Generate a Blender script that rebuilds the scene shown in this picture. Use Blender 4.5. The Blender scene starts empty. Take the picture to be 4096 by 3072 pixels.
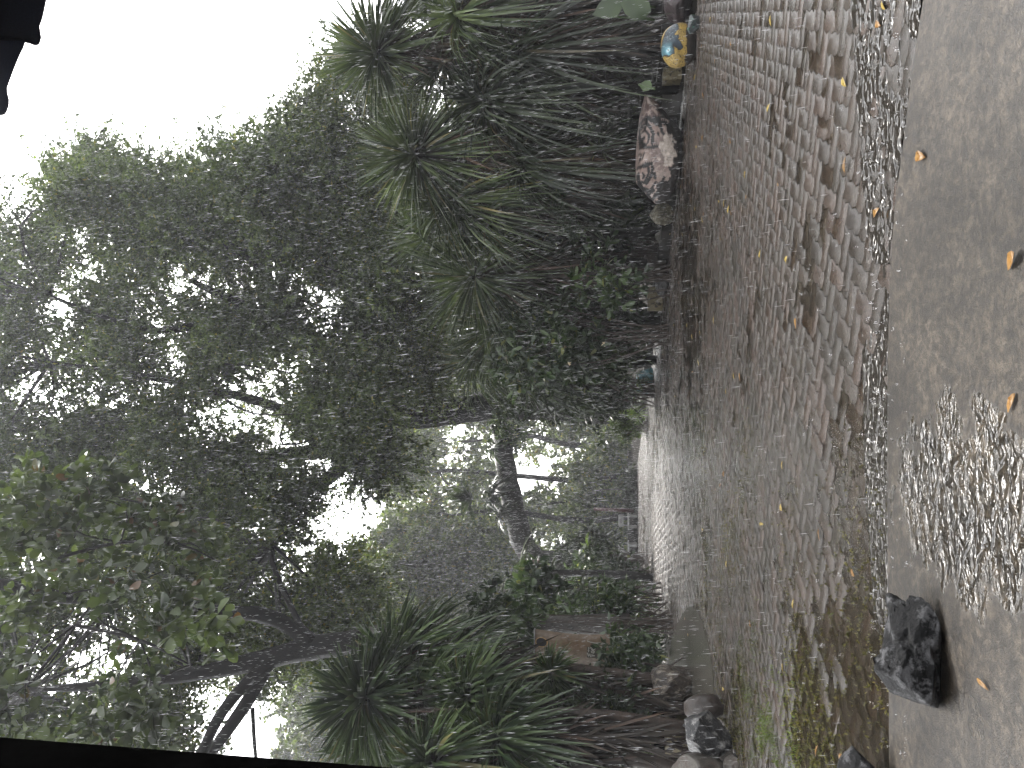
import bpy, bmesh, math, random
import numpy as np
from mathutils import Vector, Matrix, noise as mnoise

random.seed(7)
RNG = np.random.default_rng(11)
sc = bpy.context.scene
COL = sc.collection

# ------------------------------------------------------------------ camera
F = 2800.0            # focal length in photo pixels (photo is 4096 x 3072, taken with the phone on its side)
HC = 1.1              # camera height
XH = 2435.0           # photo column of the horizon
TH = math.atan((XH - 2048.0) / F)
CT, ST = math.cos(TH), math.sin(TH)
cam_d = bpy.data.cameras.new('camera')
cam = bpy.data.objects.new('camera', cam_d)
COL.objects.link(cam)
fwd = Vector((0, CT, ST)); upv = Vector((0, -ST, CT)); rgt = Vector((1, 0, 0))
M = Matrix((( -upv).to_tuple(), rgt.to_tuple(), (-fwd).to_tuple())).transposed().to_4x4()
M.translation = (0, 0, HC)
cam.matrix_world = M
cam_d.sensor_fit = 'HORIZONTAL'
cam_d.sensor_width = 36.0
cam_d.lens = 36.0 * F / 4096.0
cam_d.clip_start = 0.05
cam_d.clip_end = 500
sc.camera = cam

# ------------------------------------------------------------------ world, sun, exposure
SUN_EL, SUN_AZ = math.radians(50), math.radians(-6)   # azimuth from +Y (forward) towards +X (right)
w = bpy.data.worlds.new("World"); sc.world = w; w.use_nodes = True
wn = w.node_tree; wn.nodes.clear()
sky = wn.nodes.new('ShaderNodeTexSky'); sky.sky_type = 'NISHITA'; sky.sun_disc = False
sky.sun_elevation = SUN_EL; sky.sun_rotation = SUN_AZ
sky.air_density = 1.0; sky.dust_density = 4.0; sky.ozone_density = 1.0
hsv = wn.nodes.new('ShaderNodeHueSaturation'); hsv.inputs['Saturation'].default_value = 0.06
bg = wn.nodes.new('ShaderNodeBackground'); bg.inputs['Strength'].default_value = 0.15
wo = wn.nodes.new('ShaderNodeOutputWorld')
wn.links.new(sky.outputs[0], hsv.inputs['Color']); wn.links.new(hsv.outputs[0], bg.inputs['Color'])
wn.links.new(bg.outputs[0], wo.inputs['Surface'])
sl = bpy.data.lights.new('sun', 'SUN'); sl.energy = 1.3; sl.angle = math.radians(25); sl.color = (1.0, 0.94, 0.86)
so = bpy.data.objects.new('sun', sl); COL.objects.link(so)
sd = Vector((math.sin(SUN_AZ) * math.cos(SUN_EL), math.cos(SUN_AZ) * math.cos(SUN_EL), math.sin(SUN_EL)))
so.rotation_euler = sd.to_track_quat('Z', 'Y').to_euler()
so.location = (0, 0, 30)
sc.view_settings.view_transform = 'Standard'; sc.view_settings.look = 'None'
sc.view_settings.gamma = 1.0; sc.view_settings.exposure = 2.5
sc.render.engine = 'CYCLES'
sc.cycles.max_bounces = 8; sc.cycles.diffuse_bounces = 3; sc.cycles.glossy_bounces = 3
sc.cycles.transmission_bounces = 4; sc.cycles.transparent_max_bounces = 12; sc.cycles.volume_bounces = 0
sc.cycles.use_denoising = True

# ------------------------------------------------------------------ pixel -> place
def ray(x, y):
    wv = (2048.0 - x) / F
    return ((1536.0 - y) / F, CT - wv * ST, ST + wv * CT)
def P(x, y, D):
    r, f, u = ray(x, y); t = D / f
    return np.array((r * t, D, HC + u * t))
def G(x, y, z=0.0):
    r, f, u = ray(x, y); t = (z - HC) / u
    return np.array((r * t, f * t, z))
def S(px, x, D):                       # photo pixels -> metres at that place
    return px / F * D / ray(x, 1536)[1]

# ------------------------------------------------------------------ mesh helpers
def link(o, parent=None):
    COL.objects.link(o)
    if parent is not None: o.parent = parent
    return o
def tag(o, label=None, cat=None, group=None, kind=None):
    if label: o['label'] = label
    if cat: o['category'] = cat
    if group: o['group'] = group
    if kind: o['kind'] = kind
    return o
def empty(name, loc):
    o = bpy.data.objects.new(name, None); o.empty_display_size = 0.2
    o.location = tuple(float(v) for v in loc)
    COL.objects.link(o)
    return o
def build(name, verts, faces, mat, parent=None, smooth=False, colors=None, origin=None):
    """verts (N,3) in world space; faces: list of int arrays (M,k)"""
    verts = np.asarray(verts, dtype=np.float64)
    if parent is not None:
        off = np.array(parent.matrix_basis.translation)
        pp = parent.parent
        while pp is not None:
            off = off + np.array(pp.matrix_basis.translation); pp = pp.parent
    else:
        off = np.asarray(origin, dtype=float) if origin is not None else np.zeros(3)
    v = (verts - off).astype(np.float32)
    me = bpy.data.meshes.new(name)
    me.vertices.add(len(v)); me.vertices.foreach_set('co', v.ravel())
    if not isinstance(faces, list): faces = [faces]
    faces = [np.asarray(f, dtype=np.int32) for f in faces if len(f)]
    loops = np.concatenate([f.ravel() for f in faces])
    sizes = np.concatenate([np.full(len(f), f.shape[1], dtype=np.int32) for f in faces])
    starts = np.zeros(len(sizes), dtype=np.int32); starts[1:] = np.cumsum(sizes)[:-1]
    me.loops.add(len(loops)); me.loops.foreach_set('vertex_index', loops)
    me.polygons.add(len(sizes)); me.polygons.foreach_set('loop_start', starts); me.polygons.foreach_set('loop_total', sizes)
    me.update(calc_edges=True); me.validate()
    if smooth: me.polygons.foreach_set('use_smooth', np.ones(len(me.polygons), dtype=bool))
    if colors is not None:
        a = me.color_attributes.new('paint', 'FLOAT_COLOR', 'POINT')
        c = np.ones((len(v), 4), dtype=np.float32); c[:, :3] = colors
        a.data.foreach_set('color', c.ravel())
    me.materials.append(mat)
    o = bpy.data.objects.new(name, me)
    COL.objects.link(o)
    if parent is not None: o.parent = parent
    elif origin is not None: o.location = tuple(float(t) for t in off)
    return o
class MB:
    def __init__(s): s.v = []; s.f = {}; s.n = 0
    def add(s, v, f):
        v = np.asarray(v, float).reshape(-1, 3); f = np.asarray(f, dtype=np.int64)
        s.f.setdefault(f.shape[1], []).append(f + s.n); s.v.append(v); s.n += len(v); return s
    def out(s): return np.concatenate(s.v), [np.concatenate(x) for x in s.f.values()]
    def build(s, name, mat, parent=None, **k):
        v, f = s.out(); return build(name, v, f, mat, parent, **k)

def norm(a): return a / np.maximum(np.linalg.norm(a, axis=-1, keepdims=True), 1e-9)
def tube(pts, rad, seg=8, wob=0.0, sub=4, cap=True):
    pts = np.asarray(pts, float); rad = np.asarray(rad, float)
    if sub > 1 and len(pts) > 2:            # catmull-rom
        q = np.vstack([2 * pts[0] - pts[1], pts, 2 * pts[-1] - pts[-2]]); o = []; r2 = []
        for i in range(len(pts) - 1):
            for t in np.linspace(0, 1, sub, endpoint=False):
                a, b, c, d = q[i:i + 4]
                o.append(0.5 * (2 * b + (c - a) * t + (2 * a - 5 * b + 4 * c - d) * t * t + (3 * b - a - 3 * c + d) * t ** 3))
                r2.append(rad[i] * (1 - t) + rad[i + 1] * t)
        o.append(pts[-1]); r2.append(rad[-1]); pts = np.array(o); rad = np.array(r2)
    T = norm(np.gradient(pts, axis=0)); n = len(pts)
    ref = np.array((0.31, 0.87, 0.12)); A = norm(np.cross(T, ref)); B = np.cross(T, A)
    an = np.linspace(0, 2 * np.pi, seg, endpoint=False)
    rr = rad[:, None] * (1 + wob * RNG.normal(0, 1, (n, seg)))
    v = pts[:, None, :] + rr[..., None] * (np.cos(an)[None, :, None] * A[:, None, :] + np.sin(an)[None, :, None] * B[:, None, :])
    i = np.arange(n - 1)[:, None] * seg; j = np.arange(seg)[None, :]; k = (j + 1) % seg
    f = np.stack([i + j, i + k, i + seg + k, i + seg + j], -1).reshape(-1, 4)
    v = v.reshape(-1, 3)
    if cap:
        v = np.vstack([v, pts[-1], pts[0]]); e = (n - 1) * seg
        f2 = np.stack([e + np.arange(seg), e + (np.arange(seg) + 1) % seg, np.full(seg, n * seg), np.full(seg, n * seg)], -1)
        f3 = np.stack([(np.arange(seg) + 1) % seg, np.arange(seg), np.full(seg, n * seg + 1), np.full(seg, n * seg + 1)], -1)
        return v, f, np.concatenate([f2, f3])[:, :3]
    return v, f, None
def add_tube(mb, *a, **k):
    v, f, t = tube(*a, **k)
    n0 = mb.n; mb.add(v, f)
    if t is not None: mb.f.setdefault(3, []).append(t + n0)
    return mb
def add_box(mb, c, size, rz=0.0, tilt=0.0):
    sx, sy, sz = np.array(size) / 2
    v = np.array([(x, y, z) for x in (-sx, sx) for y in (-sy, sy) for z in (-sz, sz)])
    R = np.array(Matrix.Rotation(rz, 3, 'Z') @ Matrix.Rotation(tilt, 3, 'X'))
    v = v @ R.T + np.asarray(c)
    f = [(0, 1, 3, 2), (4, 6, 7, 5), (0, 4, 5, 1), (2, 3, 7, 6), (0, 2, 6, 4), (1, 5, 7, 3)]
    return mb.add(v, f)
def bevel(o, wd, seg=2):
    m = o.modifiers.new('bevel', 'BEVEL'); m.width = wd; m.segments = seg; m.limit_method = 'ANGLE'
    return o

# leaves: diamond quads, slightly folded
def leaves(P0, Dv, L, W, flat=0.0):
    n = len(P0); Dv = norm(Dv)
    R = RNG.normal(0, 1, (n, 3)); R[:, 2] += flat * 3
    s = norm(np.cross(Dv, R)); nn = np.cross(s, Dv)
    L = np.broadcast_to(L, (n,))[:, None]; W = np.broadcast_to(W, (n,))[:, None]
    m = P0 + Dv * L * 0.45
    tip = P0 + Dv * L + nn * L * RNG.uniform(-.18, .18, (n, 1)); tip[:, 2] -= (L[:, 0] * RNG.uniform(0, .2, n))
    v = np.stack([P0, m + s * W * .5 + nn * W * .12, tip, m - s * W * .5 + nn * W * .12], 1).reshape(-1, 3)
    return v, np.arange(4 * n).reshape(n, 4)
# rounded leaves: six corners and a mid rib
def big_leaves(P0, Dv, L, W, flat=0.3):
    n = len(P0); Dv = norm(Dv)
    R = RNG.normal(0, 1, (n, 3)); R[:, 2] += flat * 3
    s = norm(np.cross(Dv, R)); nn = np.cross(s, Dv)
    L = np.broadcast_to(L, (n,))[:, None]; W = np.broadcast_to(W, (n,))[:, None]
    bend = RNG.uniform(-.25, .1, (n, 1))
    def pt(t, sd):
        p = P0 + Dv * L * t + nn * (bend * L * t * t) + s * W * sd + nn * (abs(sd) * W * .35)
        return p
    v = np.stack([pt(0, 0), pt(.3, .33), pt(.68, .5), pt(.92, .28), pt(1.0, 0), pt(.92, -.28), pt(.68, -.5), pt(.3, -.33), pt(.5, 0)], 1)
    b = np.arange(n)[:, None] * 9
    q = np.concatenate([b + np.array(x) for x in ([0, 1, 2, 8], [8, 2, 3, 4], [8, 4, 5, 6], [0, 8, 6, 7])])
    return v.reshape(-1, 3), q
# long sword blades with a keel
def blades(P0, Dv, L, W, droop, K=6, prof=None):
    n = len(P0); Dv = norm(Dv)
    s = norm(np.cross(Dv, np.array((0, 0, 1.0)) + RNG.normal(0, .35, (n, 3)))); nn = np.cross(s, Dv)
    L = np.broadcast_to(L, (n,)); W = np.broadcast_to(W, (n,)); droop = np.broadcast_to(droop, (n,))
    if prof is None: prof = [0.55, 0.85, 1.0, .85, .5, 0.03]
    t = np.linspace(0, 1, K)
    c = P0[:, None, :] + Dv[:, None, :] * (L[:, None] * t[None, :])[..., None]
    c[:, :, 2] -= (droop * L)[:, None] * (t ** 2.2)[None, :]
    wd = W[:, None] * np.array(prof)[None, :] * .5
    tw = RNG.normal(0, .5, n)[:, None] * t[None, :]
    sd = s[:, None, :] * np.cos(tw)[..., None] + nn[:, None, :] * np.sin(tw)[..., None]
    a = c + sd * wd[..., None]; b = c - sd * wd[..., None]; m = c - nn[:, None, :] * (wd * .35)[..., None]
    v = np.stack([a, m, b], 2).reshape(-1, 3)
    base = np.arange(n)[:, None, None] * (K * 3) + np.arange(K - 1)[None, :, None] * 3
    q1 = base + np.array([0, 1, 4, 3]); q2 = base + np.array([1, 2, 5, 4])
    return v, np.concatenate([q1.reshape(-1, 4), q2.reshape(-1, 4)])
def ball(n):
    return norm(RNG.normal(0, 1, (n, 3))) * (RNG.uniform(0, 1, (n, 1)) ** (1 / 2.2))

# ------------------------------------------------------------------ materials
def newmat(name):
    m = bpy.data.materials.new(name); m.use_nodes = True; nt = m.node_tree
    b = nt.nodes['Principled BSDF']; return m, nt, b
def N(nt, t, **k):
    n = nt.nodes.new(t)
    for a, v in k.items():
        if a in n.inputs: n.inputs[a].default_value = v
        else: setattr(n, a, v)
    return n
def noise(nt, scale, detail=4, rough=.6, vec=None):
    n = N(nt, 'ShaderNodeTexNoise'); n.inputs['Scale'].default_value = scale
    n.inputs['Detail'].default_value = detail; n.inputs['Roughness'].default_value = rough
    if vec is not None: nt.links.new(vec, n.inputs['Vector'])
    return n.outputs['Fac']
def ramp(nt, src, stops):
    r = N(nt, 'ShaderNodeValToRGB'); e = r.color_ramp.elements
    while len(e) < len(stops): e.new(.5)
    for q, (p, c) in zip(e, stops):
        q.position = p; q.color = (c, c, c, 1) if isinstance(c, (int, float)) else (*c, 1)
    nt.links.new(src, r.inputs[0]); return r.outputs[0]
def mixc(nt, fac, a, b, mode='MIX'):
    m = N(nt, 'ShaderNodeMix', data_type='RGBA', blend_type=mode)
    for i, v in ((0, fac), (6, a), (7, b)):
        if hasattr(v, 'links'): nt.links.new(v, m.inputs[i])
        elif isinstance(v, (int, float)): m.inputs[i].default_value = v if i == 0 else (v, v, v, 1)
        else: m.inputs[i].default_value = (*v, 1)
    return m.outputs[2]
def math_(nt, op, a, b=None, c=None, clamp=False):
    m = N(nt, 'ShaderNodeMath', operation=op); m.use_clamp = clamp
    for i, v in enumerate((a, b, c)):
        if v is None: continue
        if hasattr(v, 'links'): nt.links.new(v, m.inputs[i])
        else: m.inputs[i].default_value = v
    return m.outputs[0]
def bump(nt, h, strength, dist, nrm=None):
    b = N(nt, 'ShaderNodeBump'); b.inputs['Distance'].default_value = dist
    if hasattr(strength, 'links'): nt.links.new(strength, b.inputs['Strength'])
    else: b.inputs['Strength'].default_value = strength
    nt.links.new(h, b.inputs['Height'])
    if nrm is not None: nt.links.new(nrm, b.inputs['Normal'])
    return b.outputs[0]
def pos(nt): return N(nt, 'ShaderNodeNewGeometry').outputs['Position']
def objc(nt): return N(nt, 'ShaderNodeTexCoord').outputs['Object']

def leaf_mat(name, dark, light, odd=None, rough=.38, trans=.35, odd_at=.965):
    m, nt, b = newmat(name)
    g = N(nt, 'ShaderNodeNewGeometry')
    stops = [(0, dark), (.75, light)]
    if odd: stops += [(odd_at - .01, light), (odd_at, odd)]
    c = ramp(nt, g.outputs['Random Per Island'], stops)
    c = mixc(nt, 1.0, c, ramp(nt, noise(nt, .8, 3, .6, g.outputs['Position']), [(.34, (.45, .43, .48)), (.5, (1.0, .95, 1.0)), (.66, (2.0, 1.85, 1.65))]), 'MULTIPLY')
    b.inputs['Roughness'].default_value = rough
    b.inputs['Specular IOR Level'].default_value = .5
    nt.links.new(c, b.inputs['Base Color'])
    tr = N(nt, 'ShaderNodeBsdfTranslucent')
    c2 = mixc(nt, 1.0, c, (1.5, 1.6, .85), 'MULTIPLY'); nt.links.new(c2, tr.inputs['Color'])
    mx = N(nt, 'ShaderNodeMixShader'); mx.inputs[0].default_value = trans
    nt.links.new(b.outputs[0], mx.inputs[1]); nt.links.new(tr.outputs[0], mx.inputs[2])
    nt.links.new(mx.outputs[0], nt.nodes['Material Output'].inputs['Surface'])
    return m
def rough_mat(name, c1, c2, scale=6, rough=.45, bs=.6, bd=.02, fine=40, c3=None, spec=.5, stretch=None, mid=(.35, .65), c3at=(.52, .62)):
    m, nt, b = newmat(name)
    v = objc(nt)
    if stretch:
        mp = N(nt, 'ShaderNodeMapping'); mp.inputs['Scale'].default_value = stretch
        nt.links.new(v, mp.inputs['Vector']); v = mp.outputs[0]
    n1 = noise(nt, scale, 6, .65, v); n2 = noise(nt, fine, 5, .7, v)
    c = ramp(nt, n1, [(mid[0], c1), (mid[1], c2)])
    if c3 is not None: c = mixc(nt, ramp(nt, noise(nt, scale * 2.3, 5, .7, v), [(c3at[0], 0), (c3at[1], 1)]), c, c3)
    c = mixc(nt, 1.0, c, ramp(nt, n2, [(.3, .55), (.7, 1.25)]), 'MULTIPLY')
    nt.links.new(c, b.inputs['Base Color'])
    nt.links.new(ramp(nt, n1, [(.3, max(rough - .15, .05)), (.7, rough + .12)]), b.inputs['Roughness'])
    b.inputs['Specular IOR Level'].default_value = spec
    h = mixc(nt, .5, n1, n2)
    nt.links.new(bump(nt, h, bs, bd), b.inputs['Normal'])
    return m
def plain(name, c, rough=.5, spec=.5):
    m, nt, b = newmat(name); b.inputs['Base Color'].default_value = (*c, 1); b.inputs['Roughness'].default_value = rough
    b.inputs['Specular IOR Level'].default_value = spec; return m
def paint_mat(name, rough=.42, bs=.5, bd=.01, scale=30):
    m, nt, b = newmat(name)
    a = N(nt, 'ShaderNodeAttribute', attribute_name='paint')
    n = noise(nt, scale, 6, .7, objc(nt))
    nt.links.new(mixc(nt, 1.0, a.outputs['Color'], ramp(nt, n, [(.3, .65), (.7, 1.2)]), 'MULTIPLY'), b.inputs['Base Color'])
    b.inputs['Roughness'].default_value = rough
    nt.links.new(bump(nt, n, bs, bd), b.inputs['Normal'])
    return m

MAT = {}
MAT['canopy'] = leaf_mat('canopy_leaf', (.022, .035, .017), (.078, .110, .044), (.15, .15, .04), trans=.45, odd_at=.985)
MAT['back_leaf'] = leaf_mat('back_leaf', (.022, .035, .014), (.076, .104, .036), (.16, .15, .03), trans=.4, odd_at=.97)
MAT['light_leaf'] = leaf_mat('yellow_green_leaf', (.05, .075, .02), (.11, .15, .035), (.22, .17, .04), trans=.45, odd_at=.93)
MAT['almond'] = leaf_mat('almond_leaf', (.020, .034, .014), (.060, .086, .029), (.09, .05, .02), rough=.35, trans=.33, odd_at=.985)
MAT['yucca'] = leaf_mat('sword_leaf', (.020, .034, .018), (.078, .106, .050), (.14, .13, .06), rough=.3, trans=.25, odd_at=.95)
MAT['dark_sword'] = leaf_mat('shaded_sword_leaf', (.009, .015, .009), (.034, .048, .023), (.07, .06, .03), rough=.4, trans=.15, odd_at=.95)  # copy of the sword leaf with shade put into its darker colour
MAT['yucca_left'] = leaf_mat('dark_sword_leaf', (.016, .032, .015), (.060, .092, .036), (.10, .095, .04), rough=.42, trans=.2, odd_at=.97)
MAT['skirt'] = leaf_mat('dead_leaf', (.012, .011, .009), (.038, .030, .022), (.07, .045, .03), rough=.6, trans=.1, odd_at=.93)
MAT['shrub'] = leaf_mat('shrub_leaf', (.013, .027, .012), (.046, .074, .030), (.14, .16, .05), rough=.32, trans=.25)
MAT['dark_shrub'] = leaf_mat('dark_shrub_leaf', (.010, .017, .009), (.028, .042, .020), (.06, .08, .03), rough=.4, trans=.2)  # darker shrub green: the shade among the undergrowth is put into the colour
MAT['bright_shrub'] = leaf_mat('bright_shrub_leaf', (.05, .085, .02), (.11, .17, .04), (.17, .19, .05), rough=.4, trans=.35)
MAT['bark'] = rough_mat('dark_wet_bark', (.005, .0043, .004), (.016, .0135, .012), 3, .6, .9, .04, 22, stretch=(2, 2, .5), spec=.25)
MAT['pale_bark'] = rough_mat('pale_bark', (.03, .027, .024), (.10, .09, .08), 4, .5, .8, .03, 24, c3=(.014, .013, .012), stretch=(1, 1, .6))
MAT['brown_bark'] = rough_mat('brown_bark', (.022, .015, .011), (.058, .040, .030), 6, .55, .8, .02, 40)
MAT['red_bark'] = rough_mat('red_bark', (.06, .03, .022), (.13, .065, .045), 5, .5, .8, .02, 40)
MAT['soil'] = rough_mat('wet_soil', (.008, .0065, .005), (.022, .018, .014), 3, .9, .9, .05, 30, spec=.08)
MAT['block'] = rough_mat('blotched_yellow_concrete', (.16, .13, .065), (.26, .22, .13), 5, .5, .5, .01, 60, c3=(.03, .023, .014))
MAT['kerb'] = rough_mat('dark_wet_stone', (.010, .009, .008), (.026, .023, .020), 5, .6, .5, .015, 50, spec=.2)
MAT['roof'] = rough_mat('blue_grey_tile', (.011, .013, .024), (.015, .0175, .031), 4, .6, .2, .003, 200, spec=.15)
MAT['post'] = rough_mat('black_painted_wood', (.002, .002, .002), (.004, .004, .004), 5, .85, .2, .003, 90, spec=0.0)
MAT['white'] = rough_mat('white_paint', (.16, .16, .155), (.23, .23, .22), 6, .4, .2, .004, 60)
MAT['red'] = rough_mat('dark_red_paint', (.034, .006, .005), (.05, .008, .007), 6, .4, .2, .004, 60)
MAT['flower'] = plain('red_petal', (.55, .03, .025), .4)
MAT['cream_flower'] = plain('cream_petal', (.65, .55, .36), .5)
MAT['fallen_yellow'] = rough_mat('yellow_leaf', (.34, .24, .05), (.46, .34, .09), 30, .35, .3, .003, 200)
MAT['fallen_orange'] = rough_mat('orange_leaf', (.25, .12, .03), (.36, .20, .06), 30, .35, .3, .003, 200)
MAT['fallen_brown'] = rough_mat('brown_leaf', (.18, .10, .04), (.32, .19, .08), 30, .35, .3, .003, 200)
MAT['moss'] = leaf_mat('moss', (.036, .040, .012), (.095, .092, .03), (.12, .10, .04), rough=.6, trans=.3)
MAT['lawn'] = leaf_mat('grass_blade', (.045, .07, .016), (.10, .14, .034), (.14, .13, .04), rough=.4, trans=.4)
MAT['fence'] = rough_mat('dark_fence_wood', (.010, .009, .008), (.028, .024, .02), 6, .5, .5, .01, 50)

# ------------------------------------------------------------------ ground, paving, slab
def inpoly(x, y, poly):
    poly = np.asarray(poly); ins = np.zeros(np.shape(x), bool); n = len(poly)
    for i in range(n):
        x0, y0 = poly[i][:2]; x1, y1 = poly[(i + 1) % n][:2]
        c = ((y0 > y) != (y1 > y)) & (x < (x1 - x0) * (y - y0) / ((y1 - y0) if y1 != y0 else 1e-9) + x0)
        ins ^= c
    return ins
gv = []; n_g = 61
gx = np.sign(np.linspace(-1, 1, n_g)) * np.abs(np.linspace(-1, 1, n_g)) ** 2.2 * 170
gy = gx + 10
XX, YY = np.meshgrid(gx, gy)
ZZ = np.full(XX.shape, -0.035)
v = np.stack([XX, YY, ZZ], -1).reshape(-1, 3)
i = np.arange(n_g - 1)[:, None] * n_g + np.arange(n_g - 1)[None, :]
f = np.stack([i, i + 1, i + n_g + 1, i + n_g], -1).reshape(-1, 4)
ground = build('ground', v, f, MAT['soil']); tag(ground, kind='structure')

# outline of the paved yard, right border then far end then left border
bord_r = [G(3100, -900), G(2900, -300), G(2795, 0), G(2740, 280), G(2715, 500), G(2700, 800), G(2685, 950), G(2662, 1100), G(2632, 1250), G(2604, 1480), G(2590, 1600), G(2566, 1740), G(2551, 1850)]
bord_l = [G(2549, 2230), G(2562, 2330), G(2590, 2480), G(2625, 2620), G(2680, 2700), G(2770, 2800), G(2900, 2900), G(2960, 3072), G(3100, 3500)]
yard = [tuple(p[:2]) for p in bord_r + bord_l] + [(-9.0, 2.70), (9.0, 2.70)]
slab_edge = [G(3574, 1536)[1]]
YD = slab_edge[0]

m, nt, b = newmat('wet_pavers'); MAT['paver'] = m
pv = pos(nt)
tone = N(nt, 'ShaderNodeAttribute', attribute_name='tone').outputs['Fac']
base = ramp(nt, tone, [(0, (.040, .032, .026)), (.3, (.050, .041, .034)), (.55, (.059, .046, .037)), (.8, (.070, .048, .037)), (1, (.051, .044, .039))])
grain = noise(nt, 95, 4, .8, pv)
base = mixc(nt, 1.0, base, ramp(nt, grain, [(.34, .4), (.5, .9), (.66, 1.8)]), 'MULTIPLY')
base = mixc(nt, ramp(nt, noise(nt, 2.2, 5, .65, pv), [(.45, 0), (.7, .6)]), base, (.027, .024, .017))
nt.links.new(base, b.inputs['Base Color'])
nt.links.new(ramp(nt, noise(nt, 3.1, 4, .6, pv), [(.35, .16), (.65, .34)]), b.inputs['Roughness'])
b.inputs['Specular IOR Level'].default_value = .55
n1 = bump(nt, grain, .9, .006)
nt.links.new(n1, b.inputs['Normal'])
m, nt, b = newmat('paver_joint'); MAT['joint'] = m
b.inputs['Base Color'].default_value = (.018, .017, .013, 1); b.inputs['Roughness'].default_value = .4

PW = .10; PANG = math.radians(27.5)
PE1 = np.array((math.sin(PANG), math.cos(PANG))); PE2 = np.array((math.cos(PANG), -math.sin(PANG)))
PC = np.array((-1.0, 9.0)); PAMP = .0072
def paver_edge(u):                       # zigzag offset along any joint line, u in paver widths
    fr = np.abs((u % 1.0) - .5) * 2; return PAMP * (2 * fr - 1)
def sag(x, y):
    return np.array([mnoise.noise((a * .35, b_ * .35, 3.1)) + .75 * mnoise.noise((a * 1.2, b_ * 1.2, 7.7)) for a, b_ in zip(np.ravel(x), np.ravel(y))]) * .011
def paving():
    K, Mm = np.meshgrid(np.arange(-330, 330), np.arange(-110, 110)); K = K.ravel(); Mm = Mm.ravel()
    ox = K + 2 * Mm; oy = K - 2 * Mm
    OUT = [[], []]; tones = [[], []]; tops = []; quads = []; V = []; T = []; nb = 0
    for (w_, h_), (dx, dy) in (((2, 1), (0, 0)), ((1, 2), (2, -1))):
        X0 = ox + dx; Y0 = oy + dy
        cx = PC[0] + ((X0 + w_ / 2) * PE1[0] + (Y0 + h_ / 2) * PE2[0]) * PW; cy = PC[1] + ((X0 + w_ / 2) * PE1[1] + (Y0 + h_ / 2) * PE2[1]) * PW
        k = (cy > 2.6) & (cy < 31) & (np.abs(cx) < .62 * cy + 2.6); X0, Y0, cx, cy = X0[k], Y0[k], cx[k], cy[k]
        k = inpoly(cx, cy, yard); X0, Y0, cx, cy = X0[k], Y0[k], cx[k], cy[k]; n = len(X0)
        pts = [(x / 2, 0) for x in range(0, 2 * w_)] + [(w_, y / 2) for y in range(0, 2 * h_)] + [(x / 2, h_) for x in range(2 * w_, 0, -1)] + [(0, y / 2) for y in range(2 * h_, 0, -1)]
        pts = np.array(pts, float); m_ = len(pts)
        gx = X0[:, None] + pts[None, :, 0]; gy = Y0[:, None] + pts[None, :, 1]
        onh = (pts[:, 1] == 0) | (pts[:, 1] == h_); onv = (pts[:, 0] == 0) | (pts[:, 0] == w_)
        offy = np.where(onh, paver_edge(gx), 0); offx = np.where(onv, paver_edge(gy), 0)
        inx = np.where(pts[:, 0] == 0, 1, np.where(pts[:, 0] == w_, -1, 0)); iny = np.where(pts[:, 1] == 0, 1, np.where(pts[:, 1] == h_, -1, 0))
        def ring(gp, z):
            a = gx * PW + offx + inx * gp; b_ = gy * PW + offy + iny * gp
            return np.stack([PC[0] + a * PE1[0] + b_ * PE2[0], PC[1] + a * PE1[1] + b_ * PE2[1], np.full(a.shape, z)], -1)
        allr = np.stack([ring(.0038, 0), ring(.0019, -.0026), ring(.0019, -.03)], 1)
        und = sag(cx, cy)
        dz = und + RNG.normal(0, .0013, n); tx = RNG.normal(0, .005, n); ty = RNG.normal(0, .005, n)
        allr[..., 2] += dz[:, None, None] + tx[:, None, None] * (allr[..., 0] - cx[:, None, None]) + ty[:, None, None] * (allr[..., 1] - cy[:, None, None])
        V.append(allr.reshape(-1, 3)); base = nb + np.arange(n) * 3 * m_
        tops.append(base[:, None] + np.arange(m_)[None, ::-1])
        a = np.arange(m_); b2 = (a + 1) % m_; q = np.stack([a, b2, b2 + m_, a + m_], -1); q = np.concatenate([q, q + m_])
        quads.append((base[:, None, None] + q[None]).reshape(-1, 4)); T.append(np.repeat(RNG.uniform(0, 1, n), 3 * m_)); nb += n * 3 * m_
    o = build('paving', np.concatenate(V), [np.concatenate(tops), np.concatenate(quads)], MAT['paver'])
    at = o.data.attributes.new('tone', 'FLOAT', 'POINT'); at.data.foreach_set('value', np.concatenate(T).astype(np.float32))
    tag(o, kind='structure')
paving()
jv = np.array([(x, y, -.013) for x, y in yard]); 
bmj = bmesh.new(); bmj.faces.new([bmj.verts.new(p) for p in jv]); bmesh.ops.triangulate(bmj, faces=bmj.faces[:])
mej = bpy.data.meshes.new('paving_bed'); bmj.to_mesh(mej); mej.materials.append(MAT['joint'])
pb = link(bpy.data.objects.new('paving_bed', mej)); tag(pb, kind='structure')

# standing rain water: a level film; the higher pavers stand out of it
def clear_water(name, ripple, rscale, tint):
    m, nt, b = newmat(name); nt.nodes.remove(b); pv = pos(nt)
    fr = N(nt, 'ShaderNodeFresnel'); fr.inputs['IOR'].default_value = 1.33
    bp = bump(nt, noise(nt, rscale, 3, .6, pv), 1.0, ripple); nt.links.new(bp, fr.inputs['Normal'])
    t = N(nt, 'ShaderNodeBsdfTransparent'); t.inputs['Color'].default_value = (*tint, 1)
    gl = N(nt, 'ShaderNodeBsdfGlossy'); gl.inputs['Roughness'].default_value = .04; nt.links.new(bp, gl.inputs['Normal'])
    mx = N(nt, 'ShaderNodeMixShader'); nt.links.new(fr.outputs[0], mx.inputs[0]); nt.links.new(t.outputs[0], mx.inputs[1]); nt.links.new(gl.outputs[0], mx.inputs[2])
    nt.links.new(mx.outputs[0], nt.nodes['Material Output'].inputs['Surface']); return m
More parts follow.
